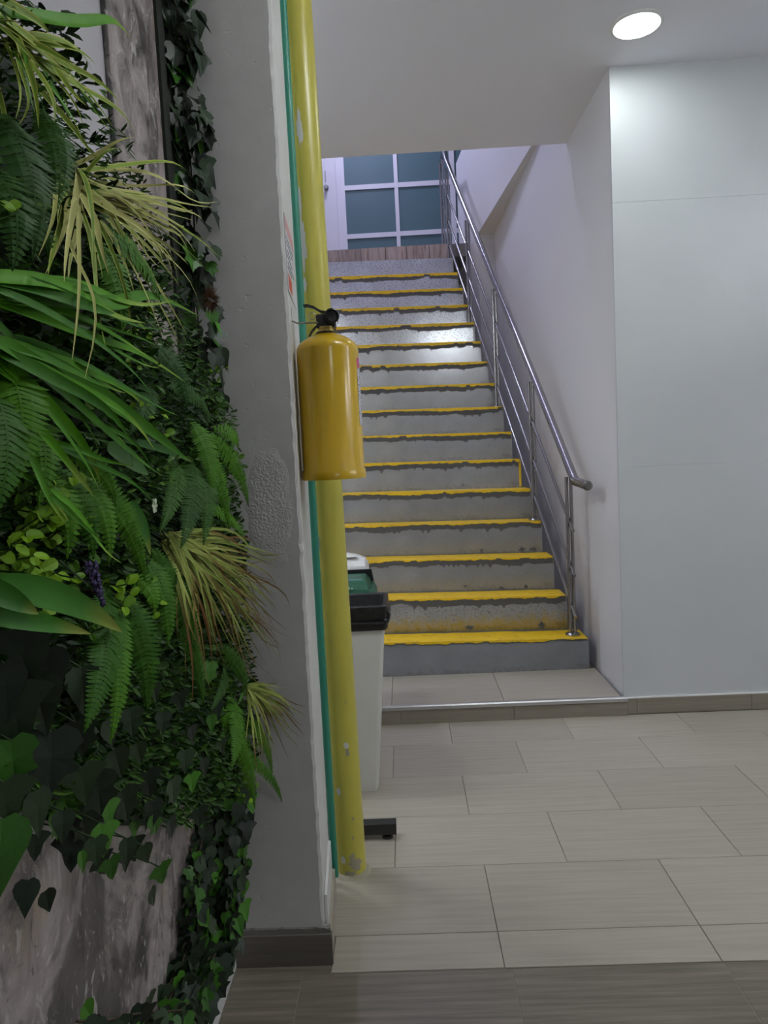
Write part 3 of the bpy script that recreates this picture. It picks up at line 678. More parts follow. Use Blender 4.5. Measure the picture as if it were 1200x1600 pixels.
# ================================================================== BINS
def bin_body(t, xL0, xR0, xL1, xR1, d0, d1, z1, m='bin_white'):
    """tapered body: bottom / top extents in x, depth d, rounded vertical corners"""
    def ring(xa, xb, d, z, rc=0.02):
        pts = []
        for cx, cy, a in ((xb - rc, rc - d / 2 + 0, -PI / 2), (xb - rc, d / 2 - rc, 0), (xa + rc, d / 2 - rc, PI / 2), (xa + rc, -d / 2 + rc, PI)):
            for i in range(5): q = a + PI / 2 * i / 4; pts.append((cx + rc * math.cos(q), cy + rc * math.sin(q), z))
        return pts
    vs = ring(xL0, xR0, d0, 0.0) + ring(xL0 - 0.004, xR0 + 0.004, d0 + 0.006, 0.012) + ring(xL1, xR1, d1, z1)
    n = 20; fs = [tuple(range(n))[::-1], tuple(range(2 * n, 3 * n))]
    for s in range(2):
        for i in range(n): fs.append((s * n + i, s * n + (i + 1) % n, (s + 1) * n + (i + 1) % n, (s + 1) * n + i))
    return MB().add(vs, fs).build('body', m, t, auto=35)
def rring(xa, xb, ya, yb, z, rc=0.018, n=4):
    pts = []
    for cx, cy, a in ((xb - rc, ya + rc, -PI / 2), (xb - rc, yb - rc, 0), (xa + rc, yb - rc, PI / 2), (xa + rc, ya + rc, PI)):
        for i in range(n + 1): q = a + PI / 2 * i / n; pts.append((cx + rc * math.cos(q), cy + rc * math.sin(q), z))
    return pts
def loft(rings, cap0=True, cap1=True):
    n = len(rings[0]); mb = MB(); vs = [p for r_ in rings for p in r_]; fs = []
    for s in range(len(rings) - 1):
        for i in range(n): fs.append((s * n + i, s * n + (i + 1) % n, (s + 1) * n + (i + 1) % n, (s + 1) * n + i))
    if cap0: fs.append(tuple(range(n))[::-1])
    if cap1: fs.append(tuple(range((len(rings) - 1) * n, len(rings) * n)))
    return mb.add(vs, fs)
# black: open rim with a bag folded over it
b1 = thing('waste_bin', 'white waste bin with black bag over its open rim, nearest the pipe', 'waste bin', (-0.36, 3.085, 0.0))
bin_body(b1, -0.17, 0.188, -0.235, 0.252, 0.20, 0.262, 0.745)
loft([rring(-0.25, 0.262, -0.140, 0.140, 0.712), rring(-0.256, 0.268, -0.146, 0.146, 0.722), rring(-0.252, 0.264, -0.143, 0.143, 0.76), rring(-0.258, 0.270, -0.148, 0.148, 0.775), rring(-0.255, 0.268, -0.146, 0.146, 0.812),
      rring(-0.246, 0.258, -0.138, 0.138, 0.818), rring(-0.236, 0.248, -0.128, 0.128, 0.812), rring(-0.226, 0.238, -0.118, 0.118, 0.66)], True, True).build('bag', 'bag_black', b1, auto=50)
rb_ = random.Random(2); mb = MB(); pts = rring(-0.259, 0.271, -0.150, 0.150, 0.752); pts.append(pts[0])
mb.tube([(x, y, z + rb_.uniform(-0.006, 0.006)) for x, y, z in pts], 0.0055, 6, False); mb.build('bag_roll', 'bag_black', b1)
MB().tube([(0.268, -0.12, 0.80), (0.277, -0.13, 0.775), (0.272, -0.12, 0.755)], 0.006, 8).build('bag_knot', 'bag_black', b1)
# green lid
b2 = thing('waste_bin', 'white waste bin with green slanted lid between black and white-lidded bins', 'waste bin', (-0.40, 3.368, 0.0))
bin_body(b2, -0.17, 0.175, -0.22, 0.225, 0.20, 0.235, 0.755)
loft([rring(-0.235, 0.244, -0.125, 0.125, 0.750), rring(-0.24, 0.25, -0.129, 0.129, 0.765), rring(-0.238, 0.248, -0.127, 0.127, 0.80), rring(-0.225, 0.236, -0.118, 0.118, 0.825)], True, True).build('lid_base', 'lid_green', b2, auto=40)
loft([rring(-0.21, 0.222, -0.110, 0.112, 0.826), rring(-0.205, 0.217, -0.100, 0.110, 0.846), rring(-0.19, 0.20, -0.07, 0.10, 0.868), rring(-0.17, 0.18, -0.04, 0.08, 0.872)], False, True).build('flap', 'lid_green', b2, auto=40)
loft([rring(-0.2, 0.235, 0.112, 0.128, 0.826, 0.005), rring(-0.2, 0.225, 0.112, 0.126, 0.885, 0.005)], False, True).build('hinge', 'black_plastic', b2)
for i, (dx, h_) in enumerate(((0.085, 0.006), (0.098, 0.005), (0.112, 0.008), (0.126, 0.006), (0.14, 0.004), (0.07, 0.007), (0.058, 0.005))):
    MB().box(dx, dx + 0.006, -0.1175, -0.1135 + 0.0, 0.834, 0.834 + h_ * 1.3).build('print_mark', 'print_white', b2)
# white swing lid
b3 = thing('waste_bin', 'white waste bin with tall white swing lid, farthest from the pipe', 'waste bin', (-0.42, 3.611, 0.0))
bin_body(b3, -0.17, 0.17, -0.21, 0.21, 0.18, 0.205, 0.83)
loft([rring(-0.215, 0.215, -0.105, 0.105, 0.826), rring(-0.222, 0.222, -0.11, 0.11, 0.84), rring(-0.222, 0.222, -0.11, 0.11, 0.888), rring(-0.215, 0.216, -0.106, 0.107, 0.90)], True, True).build('lid_base', 'lid_white', b3, auto=40)
mb = MB(); vs = []; fs = []; N = 14
for i in range(N + 1):
    x = -0.21 + 0.42 * i / N
    hh = 0.055 * (1 - ((i / N - 0.45) / 0.62) ** 4)
    for (yy, f_) in ((-0.1, 0.0), (-0.09, 0.6), (-0.05, 0.95), (0.0, 1.0), (0.06, 0.95), (0.1, 0.0)): vs.append((x, yy, 0.898 + max(hh, 0) * f_))
for i in range(N):
    for j in range(5): q = i * 6 + j; fs.append((q, q + 6, q + 7, q + 1))
fs += [tuple(range(6)), tuple(range(N * 6, N * 6 + 6))[::-1]]
mb.add(vs, fs).build('swing_lid', 'lid_white', b3, auto=50)
loft([rring(0.02, 0.175, -0.095, -0.03, 0.9435, 0.02), rring(0.03, 0.165, -0.088, -0.038, 0.951, 0.02)], False, True).build('grip_recess', 'bin_white', b3, auto=40)

# ================================================================== BLACK STAND
st = thing('floor_stand', 'black metal stand foot with levelling pad poking out behind the yellow pipe', 'stand', (-0.30, 2.61, 0.0))
MB().box(-0.13, 0.213, -0.02, 0.026, 0.020, 0.062).build('foot_bar', 'black_paint', st, bevel=0.002)
for x in (0.178, -0.10):
    MB().lathe([(0.02, 0.0), (0.021, 0.004), (0.019, 0.010), (0.008, 0.012), (0.008, 0.021)], (x, 0.003, 0.0), 24).build('levelling_pad', 'black_plastic', st, auto=40)
MB().box(-0.10, -0.075, -0.012, 0.012, 0.062, 0.9).build('upright', 'black_paint', st)
MB().box(-0.13, -0.085, -0.02, 0.3, 0.0622, 0.09).build('cross_bar', 'black_paint', st)

def sub(thing_, part, *subs):
    host = [c for c in thing_.children if c.name.split('.')[0] == part][0]
    for c in list(thing_.children):
        if c.name.split('.')[0] in subs: c.parent = host
sub(ex, 'valve', 'lever', 'carry_handle', 'pull_ring', 'outlet', 'outlet_ring', 'seal_wire', 'hose')
sub(ex, 'cylinder', 'label', 'neck_ring', 'collar')
sub(b1, 'bag', 'bag_roll', 'bag_knot')
sub(b2, 'lid_base', 'flap', 'hinge', 'print_mark')
sub(b3, 'lid_base', 'swing_lid', 'grip_recess')


# plant positions in metres (wall plane x = -0.555)
GRASS = {'A': [((-0.45, 0.866, 1.986), (-0.4, 1.198, 2.123), 0.016), ((-0.45, 0.903, 1.959), (-0.416, 1.231, 1.987), 0.008), ((-0.45, 0.903, 1.959), (-0.416, 1.069, 2.01), 0.008), ((-0.45, 0.903, 1.959), (-0.392, 1.063, 1.932), 0.007), ((-0.45, 0.903, 1.959), (-0.376, 0.917, 1.94), 0.01), ((-0.45, 0.889, 1.963), (-0.416, 0.834, 1.841), 0.004), ((-0.45, 0.901, 1.973), (-0.416, 0.84, 1.837), 0.004), ((-0.45, 0.903, 1.959), (-0.384, 0.86, 1.847), 0.008), ((-0.45, 0.903, 1.959), (-0.4, 1.015, 1.866), 0.008), ((-0.45, 0.903, 1.959), (-0.392, 0.836, 1.83), 0.008), ((-0.45, 0.87, 1.97), (-0.4, 0.997, 1.929), 0.01), ((-0.45, 0.873, 1.908), (-0.424, 0.825, 1.737), 0.005), ((-0.45, 0.856, 1.962), (-0.392, 0.833, 1.935), 0.006)],
 'B': [((-0.46, 1.065, 1.853), (-0.38, 1.39, 1.993), 0.007), ((-0.46, 1.065, 1.853), (-0.364, 1.564, 1.993), 0.007), ((-0.46, 1.065, 1.853), (-0.38, 1.498, 1.934), 0.006), ((-0.46, 1.065, 1.853), (-0.364, 1.548, 1.874), 0.006), ((-0.46, 1.065, 1.853), (-0.396, 1.596, 1.85), 0.007), ((-0.46, 1.065, 1.853), (-0.396, 1.478, 1.866), 0.01), ((-0.46, 1.065, 1.853), (-0.404, 1.517, 1.763), 0.006), ((-0.46, 1.065, 1.853), (-0.372, 1.295, 1.673), 0.006), ((-0.46, 1.065, 1.853), (-0.38, 1.191, 1.647), 0.006), ((-0.46, 1.065, 1.853), (-0.388, 1.068, 1.631), 0.006), ((-0.46, 1.065, 1.853), (-0.364, 0.839, 1.549), 0.005), ((-0.46, 1.065, 1.853), (-0.356, 0.792, 1.564), 0.005), ((-0.46, 1.065, 1.853), (-0.404, 1.372, 1.785), 0.008), ((-0.46, 1.065, 1.853), (-0.356, 1.124, 1.764), 0.012), ((-0.46, 1.065, 1.853), (-0.38, 1.119, 1.938), 0.006), ((-0.46, 1.065, 1.853), (-0.404, 1.226, 1.866), 0.01), ((-0.46, 1.065, 1.853), (-0.364, 0.936, 1.69), 0.01), ((-0.46, 1.065, 1.853), (-0.364, 0.806, 1.652), 0.009), ((-0.46, 1.065, 1.853), (-0.364, 0.752, 1.665), 0.006), ((-0.46, 1.065, 1.853), (-0.396, 0.872, 1.736), 0.008), ((-0.46, 1.065, 1.853), (-0.38, 1.247, 1.851), 0.01), ((-0.46, 1.065, 1.853), (-0.388, 1.585, 1.925), 0.006), ((-0.46, 1.065, 1.853), (-0.404, 1.136, 1.711), 0.008), ((-0.46, 1.065, 1.853), (-0.364, 0.769, 1.65), 0.008)],
 'C': [((-0.43, 0.743, 1.625), (-0.376, 1.395, 1.725), 0.02), ((-0.43, 0.743, 1.625), (-0.368, 1.185, 1.666), 0.012), ((-0.43, 0.743, 1.625), (-0.384, 1.307, 1.591), 0.013), ((-0.43, 0.748, 1.584), (-0.336, 1.137, 1.447), 0.022), ((-0.43, 0.747, 1.577), (-0.336, 0.978, 1.465), 0.014), ((-0.43, 0.743, 1.625), (-0.376, 1.105, 1.607), 0.012), ((-0.43, 0.746, 1.642), (-0.368, 0.957, 1.646), 0.018), ((-0.43, 0.746, 1.642), (-0.368, 1.213, 1.715), 0.012), ((-0.43, 0.747, 1.577), (-0.344, 0.915, 1.476), 0.014), ((-0.43, 0.748, 1.584), (-0.384, 0.92, 1.519), 0.016), ((-0.43, 0.756, 1.565), (-0.384, 1.104, 1.434), 0.008), ((-0.43, 0.786, 1.443), (-0.352, 0.873, 1.326), 0.007), ((-0.43, 0.774, 1.526), (-0.344, 0.796, 1.41), 0.01), ((-0.43, 0.806, 1.486), (-0.336, 0.969, 1.39), 0.007), ((-0.43, 0.783, 1.506), (-0.368, 0.766, 1.389), 0.008), ((-0.43, 0.761, 1.592), (-0.368, 1.202, 1.524), 0.008)],
 'E': [((-0.44, 1.313, 1.304), (-0.317, 1.925, 1.19), 0.005), ((-0.44, 1.313, 1.304), (-0.332, 1.925, 1.173), 0.005), ((-0.44, 1.313, 1.304), (-0.37, 1.925, 1.115), 0.005), ((-0.44, 1.313, 1.304), (-0.326, 1.925, 1.032), 0.005), ((-0.44, 1.313, 1.304), (-0.336, 1.925, 0.979), 0.005), ((-0.44, 1.313, 1.304), (-0.331, 1.925, 0.957), 0.004), ((-0.44, 1.313, 1.304), (-0.342, 1.925, 0.879), 0.004), ((-0.44, 1.313, 1.304), (-0.356, 1.871, 0.854), 0.005), ((-0.44, 1.313, 1.304), (-0.38, 1.847, 0.839), 0.005), ((-0.44, 1.313, 1.304), (-0.404, 1.52, 1.004), 0.005), ((-0.44, 1.313, 1.304), (-0.38, 1.282, 1.051), 0.006), ((-0.44, 1.313, 1.304), (-0.38, 1.196, 1.033), 0.006), ((-0.44, 1.313, 1.304), (-0.388, 1.836, 1.209), 0.006), ((-0.44, 1.313, 1.304), (-0.362, 1.925, 1.076), 0.008), ((-0.44, 1.313, 1.304), (-0.393, 1.925, 0.997), 0.008), ((-0.44, 1.313, 1.304), (-0.38, 1.925, 0.935), 0.007), ((-0.44, 1.313, 1.304), (-0.356, 1.634, 0.952), 0.007), ((-0.44, 1.313, 1.304), (-0.356, 1.535, 1.189), 0.007), ((-0.44, 1.313, 1.304), (-0.342, 1.925, 1.119), 0.004), ((-0.44, 1.313, 1.304), (-0.357, 1.925, 1.014), 0.006), ((-0.44, 1.313, 1.304), (-0.378, 1.925, 0.881), 0.006), ((-0.44, 1.313, 1.304), (-0.372, 1.754, 0.948), 0.007), ((-0.44, 1.313, 1.304), (-0.372, 1.636, 1.059), 0.009), ((-0.44, 1.313, 1.304), (-0.354, 1.925, 0.916), 0.005), ((-0.44, 1.313, 1.304), (-0.364, 1.211, 1.129), 0.007), ((-0.44, 1.313, 1.304), (-0.356, 1.232, 1.037), 0.005), ((-0.44, 1.313, 1.304), (-0.404, 1.899, 0.833), 0.005), ((-0.44, 1.313, 1.304), (-0.343, 1.925, 0.929), 0.004), ((-0.44, 1.313, 1.304), (-0.372, 1.619, 1.226), 0.006)],
 'F': [((-0.43, 1.809, 0.859), (-0.293, 1.925, 0.76), 0.004), ((-0.43, 1.809, 0.859), (-0.288, 1.925, 0.729), 0.004), ((-0.43, 1.809, 0.859), (-0.305, 1.925, 0.679), 0.004), ((-0.43, 1.809, 0.859), (-0.324, 1.925, 0.65), 0.004), ((-0.43, 1.809, 0.859), (-0.355, 1.925, 0.617), 0.004), ((-0.43, 1.809, 0.859), (-0.37, 1.925, 0.808), 0.007), ((-0.43, 1.809, 0.859), (-0.372, 1.618, 0.721), 0.005), ((-0.43, 1.809, 0.859), (-0.364, 1.656, 0.727), 0.005), ((-0.43, 1.809, 0.859), (-0.314, 1.925, 0.707), 0.004), ((-0.43, 1.809, 0.859), (-0.343, 1.925, 0.662), 0.004), ((-0.43, 1.809, 0.859), (-0.369, 1.925, 0.681), 0.005), ((-0.43, 1.809, 0.859), (-0.388, 1.925, 0.655), 0.005), ((-0.43, 1.809, 0.859), (-0.33, 1.925, 0.734), 0.005), ((-0.43, 1.809, 0.859), (-0.356, 1.925, 0.708), 0.006), ((-0.43, 1.809, 0.859), (-0.364, 1.752, 0.685), 0.004)],
 'G': [((-0.4, 0.647, 1.336), (-0.352, 0.86, 1.242), 0.042), ((-0.4, 0.643, 1.313), (-0.344, 0.755, 1.267), 0.026), ((-0.4, 0.63, 1.354), (-0.352, 0.666, 1.309), 0.03)],
 'S': [((-0.44, 1.854, 0.853), (-0.402, 1.839, 0.87), 0.01), ((-0.44, 1.854, 0.853), (-0.41, 1.925, 0.819), 0.009), ((-0.44, 1.854, 0.853), (-0.426, 1.875, 0.796), 0.009), ((-0.44, 1.854, 0.853), (-0.426, 1.696, 0.856), 0.008), ((-0.44, 1.854, 0.853), (-0.379, 1.925, 0.805), 0.009), ((-0.44, 1.854, 0.853), (-0.434, 1.775, 0.909), 0.008)],
 'L': [((-0.43, 1.099, 1.395), (-0.4, 1.107, 1.304), 0.016), ((-0.43, 1.13, 1.484), (-0.408, 1.393, 1.447), 0.012)]}
FERNS = {'F1': [((-0.44, 0.853, 1.855), (-0.4, 0.811, 1.679), 0.052), ((-0.44, 0.809, 1.781), (-0.4, 0.767, 1.658), 0.045), ((-0.44, 0.942, 1.902), (-0.4, 0.876, 1.752), 0.04), ((-0.44, 0.821, 1.737), (-0.4, 0.849, 1.693), 0.03)],
 'F2': [((-0.44, 0.799, 1.571), (-0.4, 0.731, 1.43), 0.05), ((-0.44, 0.769, 1.54), (-0.4, 0.695, 1.407), 0.05), ((-0.44, 0.837, 1.517), (-0.4, 0.777, 1.407), 0.035)],
 'F3': [((-0.44, 0.886, 1.449), (-0.4, 0.903, 1.33), 0.04), ((-0.44, 0.861, 1.441), (-0.4, 0.833, 1.342), 0.035), ((-0.44, 0.924, 1.473), (-0.4, 0.986, 1.391), 0.03)],
 'F4': [((-0.44, 0.984, 1.442), (-0.4, 1.075, 1.272), 0.042), ((-0.44, 0.964, 1.438), (-0.4, 0.949, 1.317), 0.03)],
 'F5': [((-0.44, 1.481, 1.45), (-0.4, 1.263, 1.297), 0.05), ((-0.44, 1.558, 1.477), (-0.4, 1.405, 1.284), 0.045), ((-0.44, 1.377, 1.451), (-0.4, 1.159, 1.337), 0.036)],
 'F6': [((-0.44, 1.517, 1.503), (-0.4, 1.619, 1.294), 0.05), ((-0.44, 1.523, 1.53), (-0.4, 1.488, 1.381), 0.045)],
 'F7': [((-0.44, 1.671, 1.507), (-0.4, 1.836, 1.329), 0.045), ((-0.44, 1.704, 1.523), (-0.4, 1.763, 1.476), 0.04), ((-0.44, 1.576, 1.35), (-0.4, 1.785, 1.236), 0.03)],
 'F8': [((-0.44, 1.235, 1.297), (-0.4, 1.328, 0.984), 0.05), ((-0.44, 1.187, 1.292), (-0.4, 1.154, 1.146), 0.04), ((-0.44, 1.291, 1.242), (-0.4, 1.284, 1.111), 0.035)],
 'F9': [((-0.44, 1.026, 1.269), (-0.4, 0.84, 1.128), 0.05), ((-0.44, 1.035, 1.258), (-0.4, 0.909, 1.086), 0.034)],
 'F10': [((-0.44, 1.069, 1.251), (-0.4, 1.044, 1.08), 0.05), ((-0.44, 1.112, 1.273), (-0.4, 1.101, 1.212), 0.03)],
 'F11': [((-0.44, 1.59, 0.88), (-0.4, 1.686, 0.599), 0.045), ((-0.44, 1.768, 0.697), (-0.38, 1.925, 0.493), 0.03), ((-0.44, 1.682, 0.878), (-0.4, 1.499, 0.783), 0.04), ((-0.44, 1.83, 0.775), (-0.4, 1.912, 0.57), 0.03)],
 'F12': [((-0.44, 1.315, 1.66), (-0.4, 1.357, 1.546), 0.045), ((-0.44, 1.266, 1.587), (-0.4, 1.053, 1.49), 0.035), ((-0.44, 1.372, 1.597), (-0.4, 1.526, 1.529), 0.036)],
 'F13': [((-0.44, 1.097, 1.808), (-0.4, 1.246, 1.723), 0.05), ((-0.44, 1.07, 1.781), (-0.4, 1.059, 1.639), 0.045)],
 'F14': [((-0.44, 1.601, 1.026), (-0.4, 1.679, 0.885), 0.035), ((-0.44, 1.644, 0.968), (-0.4, 1.377, 0.957), 0.035)]}
SPRIGS = [(-0.43, 0.814, 1.409), (-0.43, 0.827, 1.359), (-0.43, 0.766, 1.343), (-0.43, 0.82, 1.304), (-0.43, 0.774, 1.298), (-0.43, 0.861, 1.331), (-0.43, 1.171, 1.679), (-0.43, 1.172, 1.62), (-0.43, 1.053, 1.258), (-0.43, 1.126, 1.23), (-0.43, 1.209, 1.522), (-0.43, 1.153, 1.53), (-0.43, 1.552, 1.593), (-0.43, 0.81, 1.701), (-0.43, 1.247, 1.407), (-0.43, 0.776, 1.387), (-0.43, 1.664, 1.624), (-0.43, 0.883, 1.312), (-0.43, 1.704, 0.635), (-0.43, 0.958, 1.21), (-0.43, 0.754, 1.334), (-0.43, 0.864, 1.394)]
BIGIVY = [((-0.42, 0.745, 1.235), 0.084, 0), ((-0.42, 0.8, 1.108), 0.074, 0), ((-0.42, 0.716, 1.141), 0.06, 1), ((-0.42, 0.688, 1.06), 0.072, 1), ((-0.42, 0.901, 1.015), 0.054, 0), ((-0.42, 0.976, 0.959), 0.054, 0), ((-0.42, 1.085, 0.875), 0.043, 1), ((-0.42, 0.914, 0.949), 0.041, 1), ((-0.42, 1.095, 0.784), 0.043, 1), ((-0.42, 1.308, 0.933), 0.043, 0), ((-0.42, 1.455, 1.008), 0.041, 1), ((-0.42, 1.129, 1.075), 0.036, 0), ((-0.42, 1.03, 1.065), 0.048, 0), ((-0.42, 1.182, 0.882), 0.048, 0), ((-0.42, 0.769, 1.18), 0.072, 0), ((-0.42, 0.858, 1.107), 0.054, 0), ((-0.42, 0.698, 1.105), 0.06, 0), ((-0.42, 0.756, 1.068), 0.053, 0), ((-0.42, 1.288, 0.849), 0.041, 1), ((-0.42, 1.31, 0.769), 0.043, 0), ((-0.42, 1.044, 1.01), 0.043, 0), ((-0.42, 1.25, 1.016), 0.038, 0), ((-0.42, 1.493, 0.915), 0.036, 0), ((-0.42, 1.497, 0.828), 0.036, 0), ((-0.42, 0.887, 1.162), 0.06, 0), ((-0.42, 0.803, 1.206), 0.06, 0), ((-0.42, 0.962, 1.027), 0.048, 0), ((-0.42, 0.809, 1.025), 0.043, 0), ((-0.42, 0.884, 0.95), 0.036, 0), ((-0.42, 0.982, 0.894), 0.038, 0), ((-0.42, 1.037, 0.852), 0.036, 0), ((-0.42, 1.439, 0.907), 0.036, 1), ((-0.42, 0.723, 1.183), 0.072, 0), ((-0.42, 1.162, 1.014), 0.036, 0), ((-0.42, 1.373, 0.841), 0.038, 0), ((-0.42, 1.072, 0.946), 0.043, 0), ((-0.42, 1.153, 0.829), 0.041, 0), ((-0.42, 0.717, 1.22), 0.06, 0), ((-0.42, 0.95, 1.078), 0.043, 0), ((-0.42, 1.261, 0.904), 0.041, 0), ((-0.42, 0.864, 1.046), 0.048, 0), ((-0.42, 1.089, 0.896), 0.041, 0), ((-0.42, 0.93, 0.974), 0.038, 1)]
IVYPATH = {'top': [(-0.49, 1.903, 2.654), (-0.49, 1.915, 2.522), (-0.489, 1.925, 2.434), (-0.49, 1.905, 2.298), (-0.49, 1.917, 2.208), (-0.49, 1.912, 2.094), (-0.49, 1.907, 1.979), (-0.49, 1.889, 1.861), (-0.49, 1.884, 1.746), (-0.49, 1.883, 1.647), (-0.49, 1.905, 1.582)],
 'low': [(-0.474, 1.925, 0.566), (-0.48, 1.863, 0.515), (-0.48, 1.827, 0.444), (-0.48, 1.78, 0.384), (-0.48, 1.747, 0.318), (-0.48, 1.695, 0.285), (-0.48, 1.622, 0.255)],
 'low2': [(-0.5, 1.679, 0.561), (-0.5, 1.595, 0.528), (-0.5, 1.565, 0.453), (-0.5, 1.539, 0.394), (-0.5, 1.447, 0.385), (-0.5, 1.376, 0.369), (-0.5, 1.294, 0.369)],
 'bot': [(-0.47, 1.641, 0.289), (-0.47, 1.553, 0.306), (-0.47, 1.47, 0.308), (-0.47, 1.338, 0.358), (-0.47, 1.121, 0.525), (-0.47, 0.945, 0.662)]}
MISC = {'lav': (-0.39, 0.855, 1.305), 'moss': (-0.435, 1.742, 1.828), 'white': (-0.42, 1.195, 1.377), 'big': ((-0.42, 1.024, 1.472), (-0.4, 1.126, 1.43)), 'twig': [(-0.5, 1.023, 2.085), (-0.5, 1.171, 2.137)],
 'big2': ((-0.44, 1.668, 1.054), (-0.42, 1.528, 1.045))}

# ================================================================== PLANTS (artificial, fixed on the left wall)
def uvmesh(name, vs, fs, uv, m, smooth=True):
    me = bpy.data.meshes.new(name); me.from_pydata([tuple(v) for v in vs], [], fs); me.update()
    me.materials.append(M[m]); ul = me.uv_layers.new(name='UVMap')
    for lp in me.loops: ul.data[lp.index].uv = uv[lp.vertex_index]
    if smooth:
        for p in me.polygons: p.use_smooth = True
    return me
rl = random.Random(21)
def bez(a, b, c, t): return a * (1 - t) ** 2 + b * 2 * t * (1 - t) + c * t * t
def blade(P0, P1, w_, arch, m, prof='grass', n=11, fold=0.25, twist=0.0, facing=Vector((0.75, -0.6, 0.35))):
    P0, P1 = Vector(P0), Vector(P1); L = (P1 - P0).length
    mid = P0.lerp(P1, rl.uniform(0.35, 0.6)) + Vector((arch * 0.5 + rl.uniform(-0.2, 0.2) * arch, rl.uniform(-0.35, 0.35) * arch, arch * rl.uniform(0.2, 1.3)))
    # bezier control so that the blade arches
    wob = Vector((rl.uniform(-1, 1), rl.uniform(-1, 1), rl.uniform(-1, 1))) * L * (0.05 if prof == 'grass' else 0.0)
    cv = lambda t: bez(P0, mid, P1, t) + wob * math.sin(2 * PI * t) * t
    vs = []; uv = []; fs = []
    for i in range(n + 1):
        t = i / n; p = cv(t); tg = (cv(min(t + 0.02, 1)) - cv(max(t - 0.02, 0))).normalized()
        nn = (Matrix.Rotation(twist * t, 3, tg) @ facing); lat = tg.cross(nn)
        if lat.length < 0.05: lat = tg.cross(Vector((0, 0, 1)))
        lat.normalize(); nrm = lat.cross(tg).normalized()
        if prof == 'grass': ww = w_ * (0.55 + 0.45 * math.sin(PI * min(t * 1.5 + 0.1, 0.5))) * (1 - t ** 2.8) + 0.0005
        else: ww = w_ * (math.sin(PI * min(0.12 + t * 0.88, 1.0) ** 0.9) ** 0.8) + 0.0004
        ww *= 0.5
        vs += [p - lat * ww + nrm * ww * fold, p - nrm * ww * fold * 0.5, p + lat * ww + nrm * ww * fold]; uv += [(0, t), (0.5, t), (1, t)]
    for i in range(n):
        q = i * 3; fs += [(q, q + 1, q + 4, q + 3), (q + 1, q + 2, q + 5, q + 4)]
    return vs, fs, uv
def grass(key, name, part, label, cat, mats, extra=0, arch=0.04, prof='grass', fold=0.25, tw=0.7, wide=1.35, jit=0.006):
    bl = GRASS[key]; root = Vector(bl[0][0]); root.x = max(root.x - 0.02, WX + 0.02)
    t = thing(name, label, cat, root)
    lst = list(bl)
    for i in range(extra):
        a = rl.choice(bl); b = rl.choice(bl); k = rl.random()
        tip = Vector(a[1]) * k + Vector(b[1]) * (1 - k); tip = Vector(a[0]).lerp(tip, rl.uniform(0.55, 0.98))
        tip += Vector((rl.uniform(-0.04, 0.03), rl.uniform(-0.025, 0.025), rl.uniform(-0.03, 0.025)))
        if tip.y > 1.925: tip.y = 1.925
        lst.append((a[0], tip, a[2] * rl.uniform(0.6, 1.0)))
    lst = [(a, b, c * wide) for a, b, c in lst]
    for (p0, p1, w_) in lst:
        p0 = Vector(p0) + Vector((rl.uniform(-0.01, 0.01), rl.uniform(-jit, jit), rl.uniform(-jit, jit)))
        L = (Vector(p1) - Vector(p0)).length
        vs, fs, uv = blade(p0, p1, w_, arch * rl.uniform(0.5, 1.3) * min(1, L / 0.2), rl.choice(mats), prof, fold=fold, twist=rl.uniform(-tw, tw))
        me = uvmesh(part, [Vector(v) - root for v in vs], fs, uv, rl.choice(mats))
        link(part, me, t)
    return t
grass('A', 'grass_plant', 'blade', 'yellow-edged green grass tuft in the top left corner of the plant wall', 'plant', ['blade_varieg', 'blade_varieg', 'blade_green'], 24, wide=1.25, jit=0.015)
grass('B', 'grass_plant', 'blade', 'pale cream-striped grass tuft sweeping right across the stone panel', 'plant', ['blade_pale', 'blade_pale', 'blade_varieg'], 48, wide=1.1, jit=0.022)
grass('C', 'grass_plant', 'blade', 'big bright green strap-leaved tuft reaching right from the left picture edge', 'plant', ['blade_green'], 20, 0.025, wide=1.2)
grass('E', 'grass_plant', 'blade', 'striped grass tuft with brown tips spreading over the column edge', 'plant', ['blade_brown'], 90, 0.045, wide=1.1, jit=0.018)
grass('F', 'grass_plant', 'blade', 'small brown-tipped grass tuft low by the column edge', 'plant', ['blade_brown'], 40, 0.03, wide=1.0, jit=0.008)
grass('G', 'lance_leaf_plant', 'leaf', 'plant with broad glossy lance leaves below the lime sprigs', 'plant', ['leaf_lance'], 0, 0.015, 'lance', 0.35, 0.2, 0.8)
grass('S', 'lance_leaf_plant', 'leaf', 'tiny bright green rosette just above the small brown-tipped tuft', 'plant', ['leaf_ivy_green'], 0, 0.01, 'lance', 0.4, 0.2)
grass('L', 'lance_leaf_plant', 'leaf', 'pair of narrow pale green leaves hanging between the ferns', 'plant', ['leaf_lance'], 0, 0.015, 'lance', 0.3, 0.2)

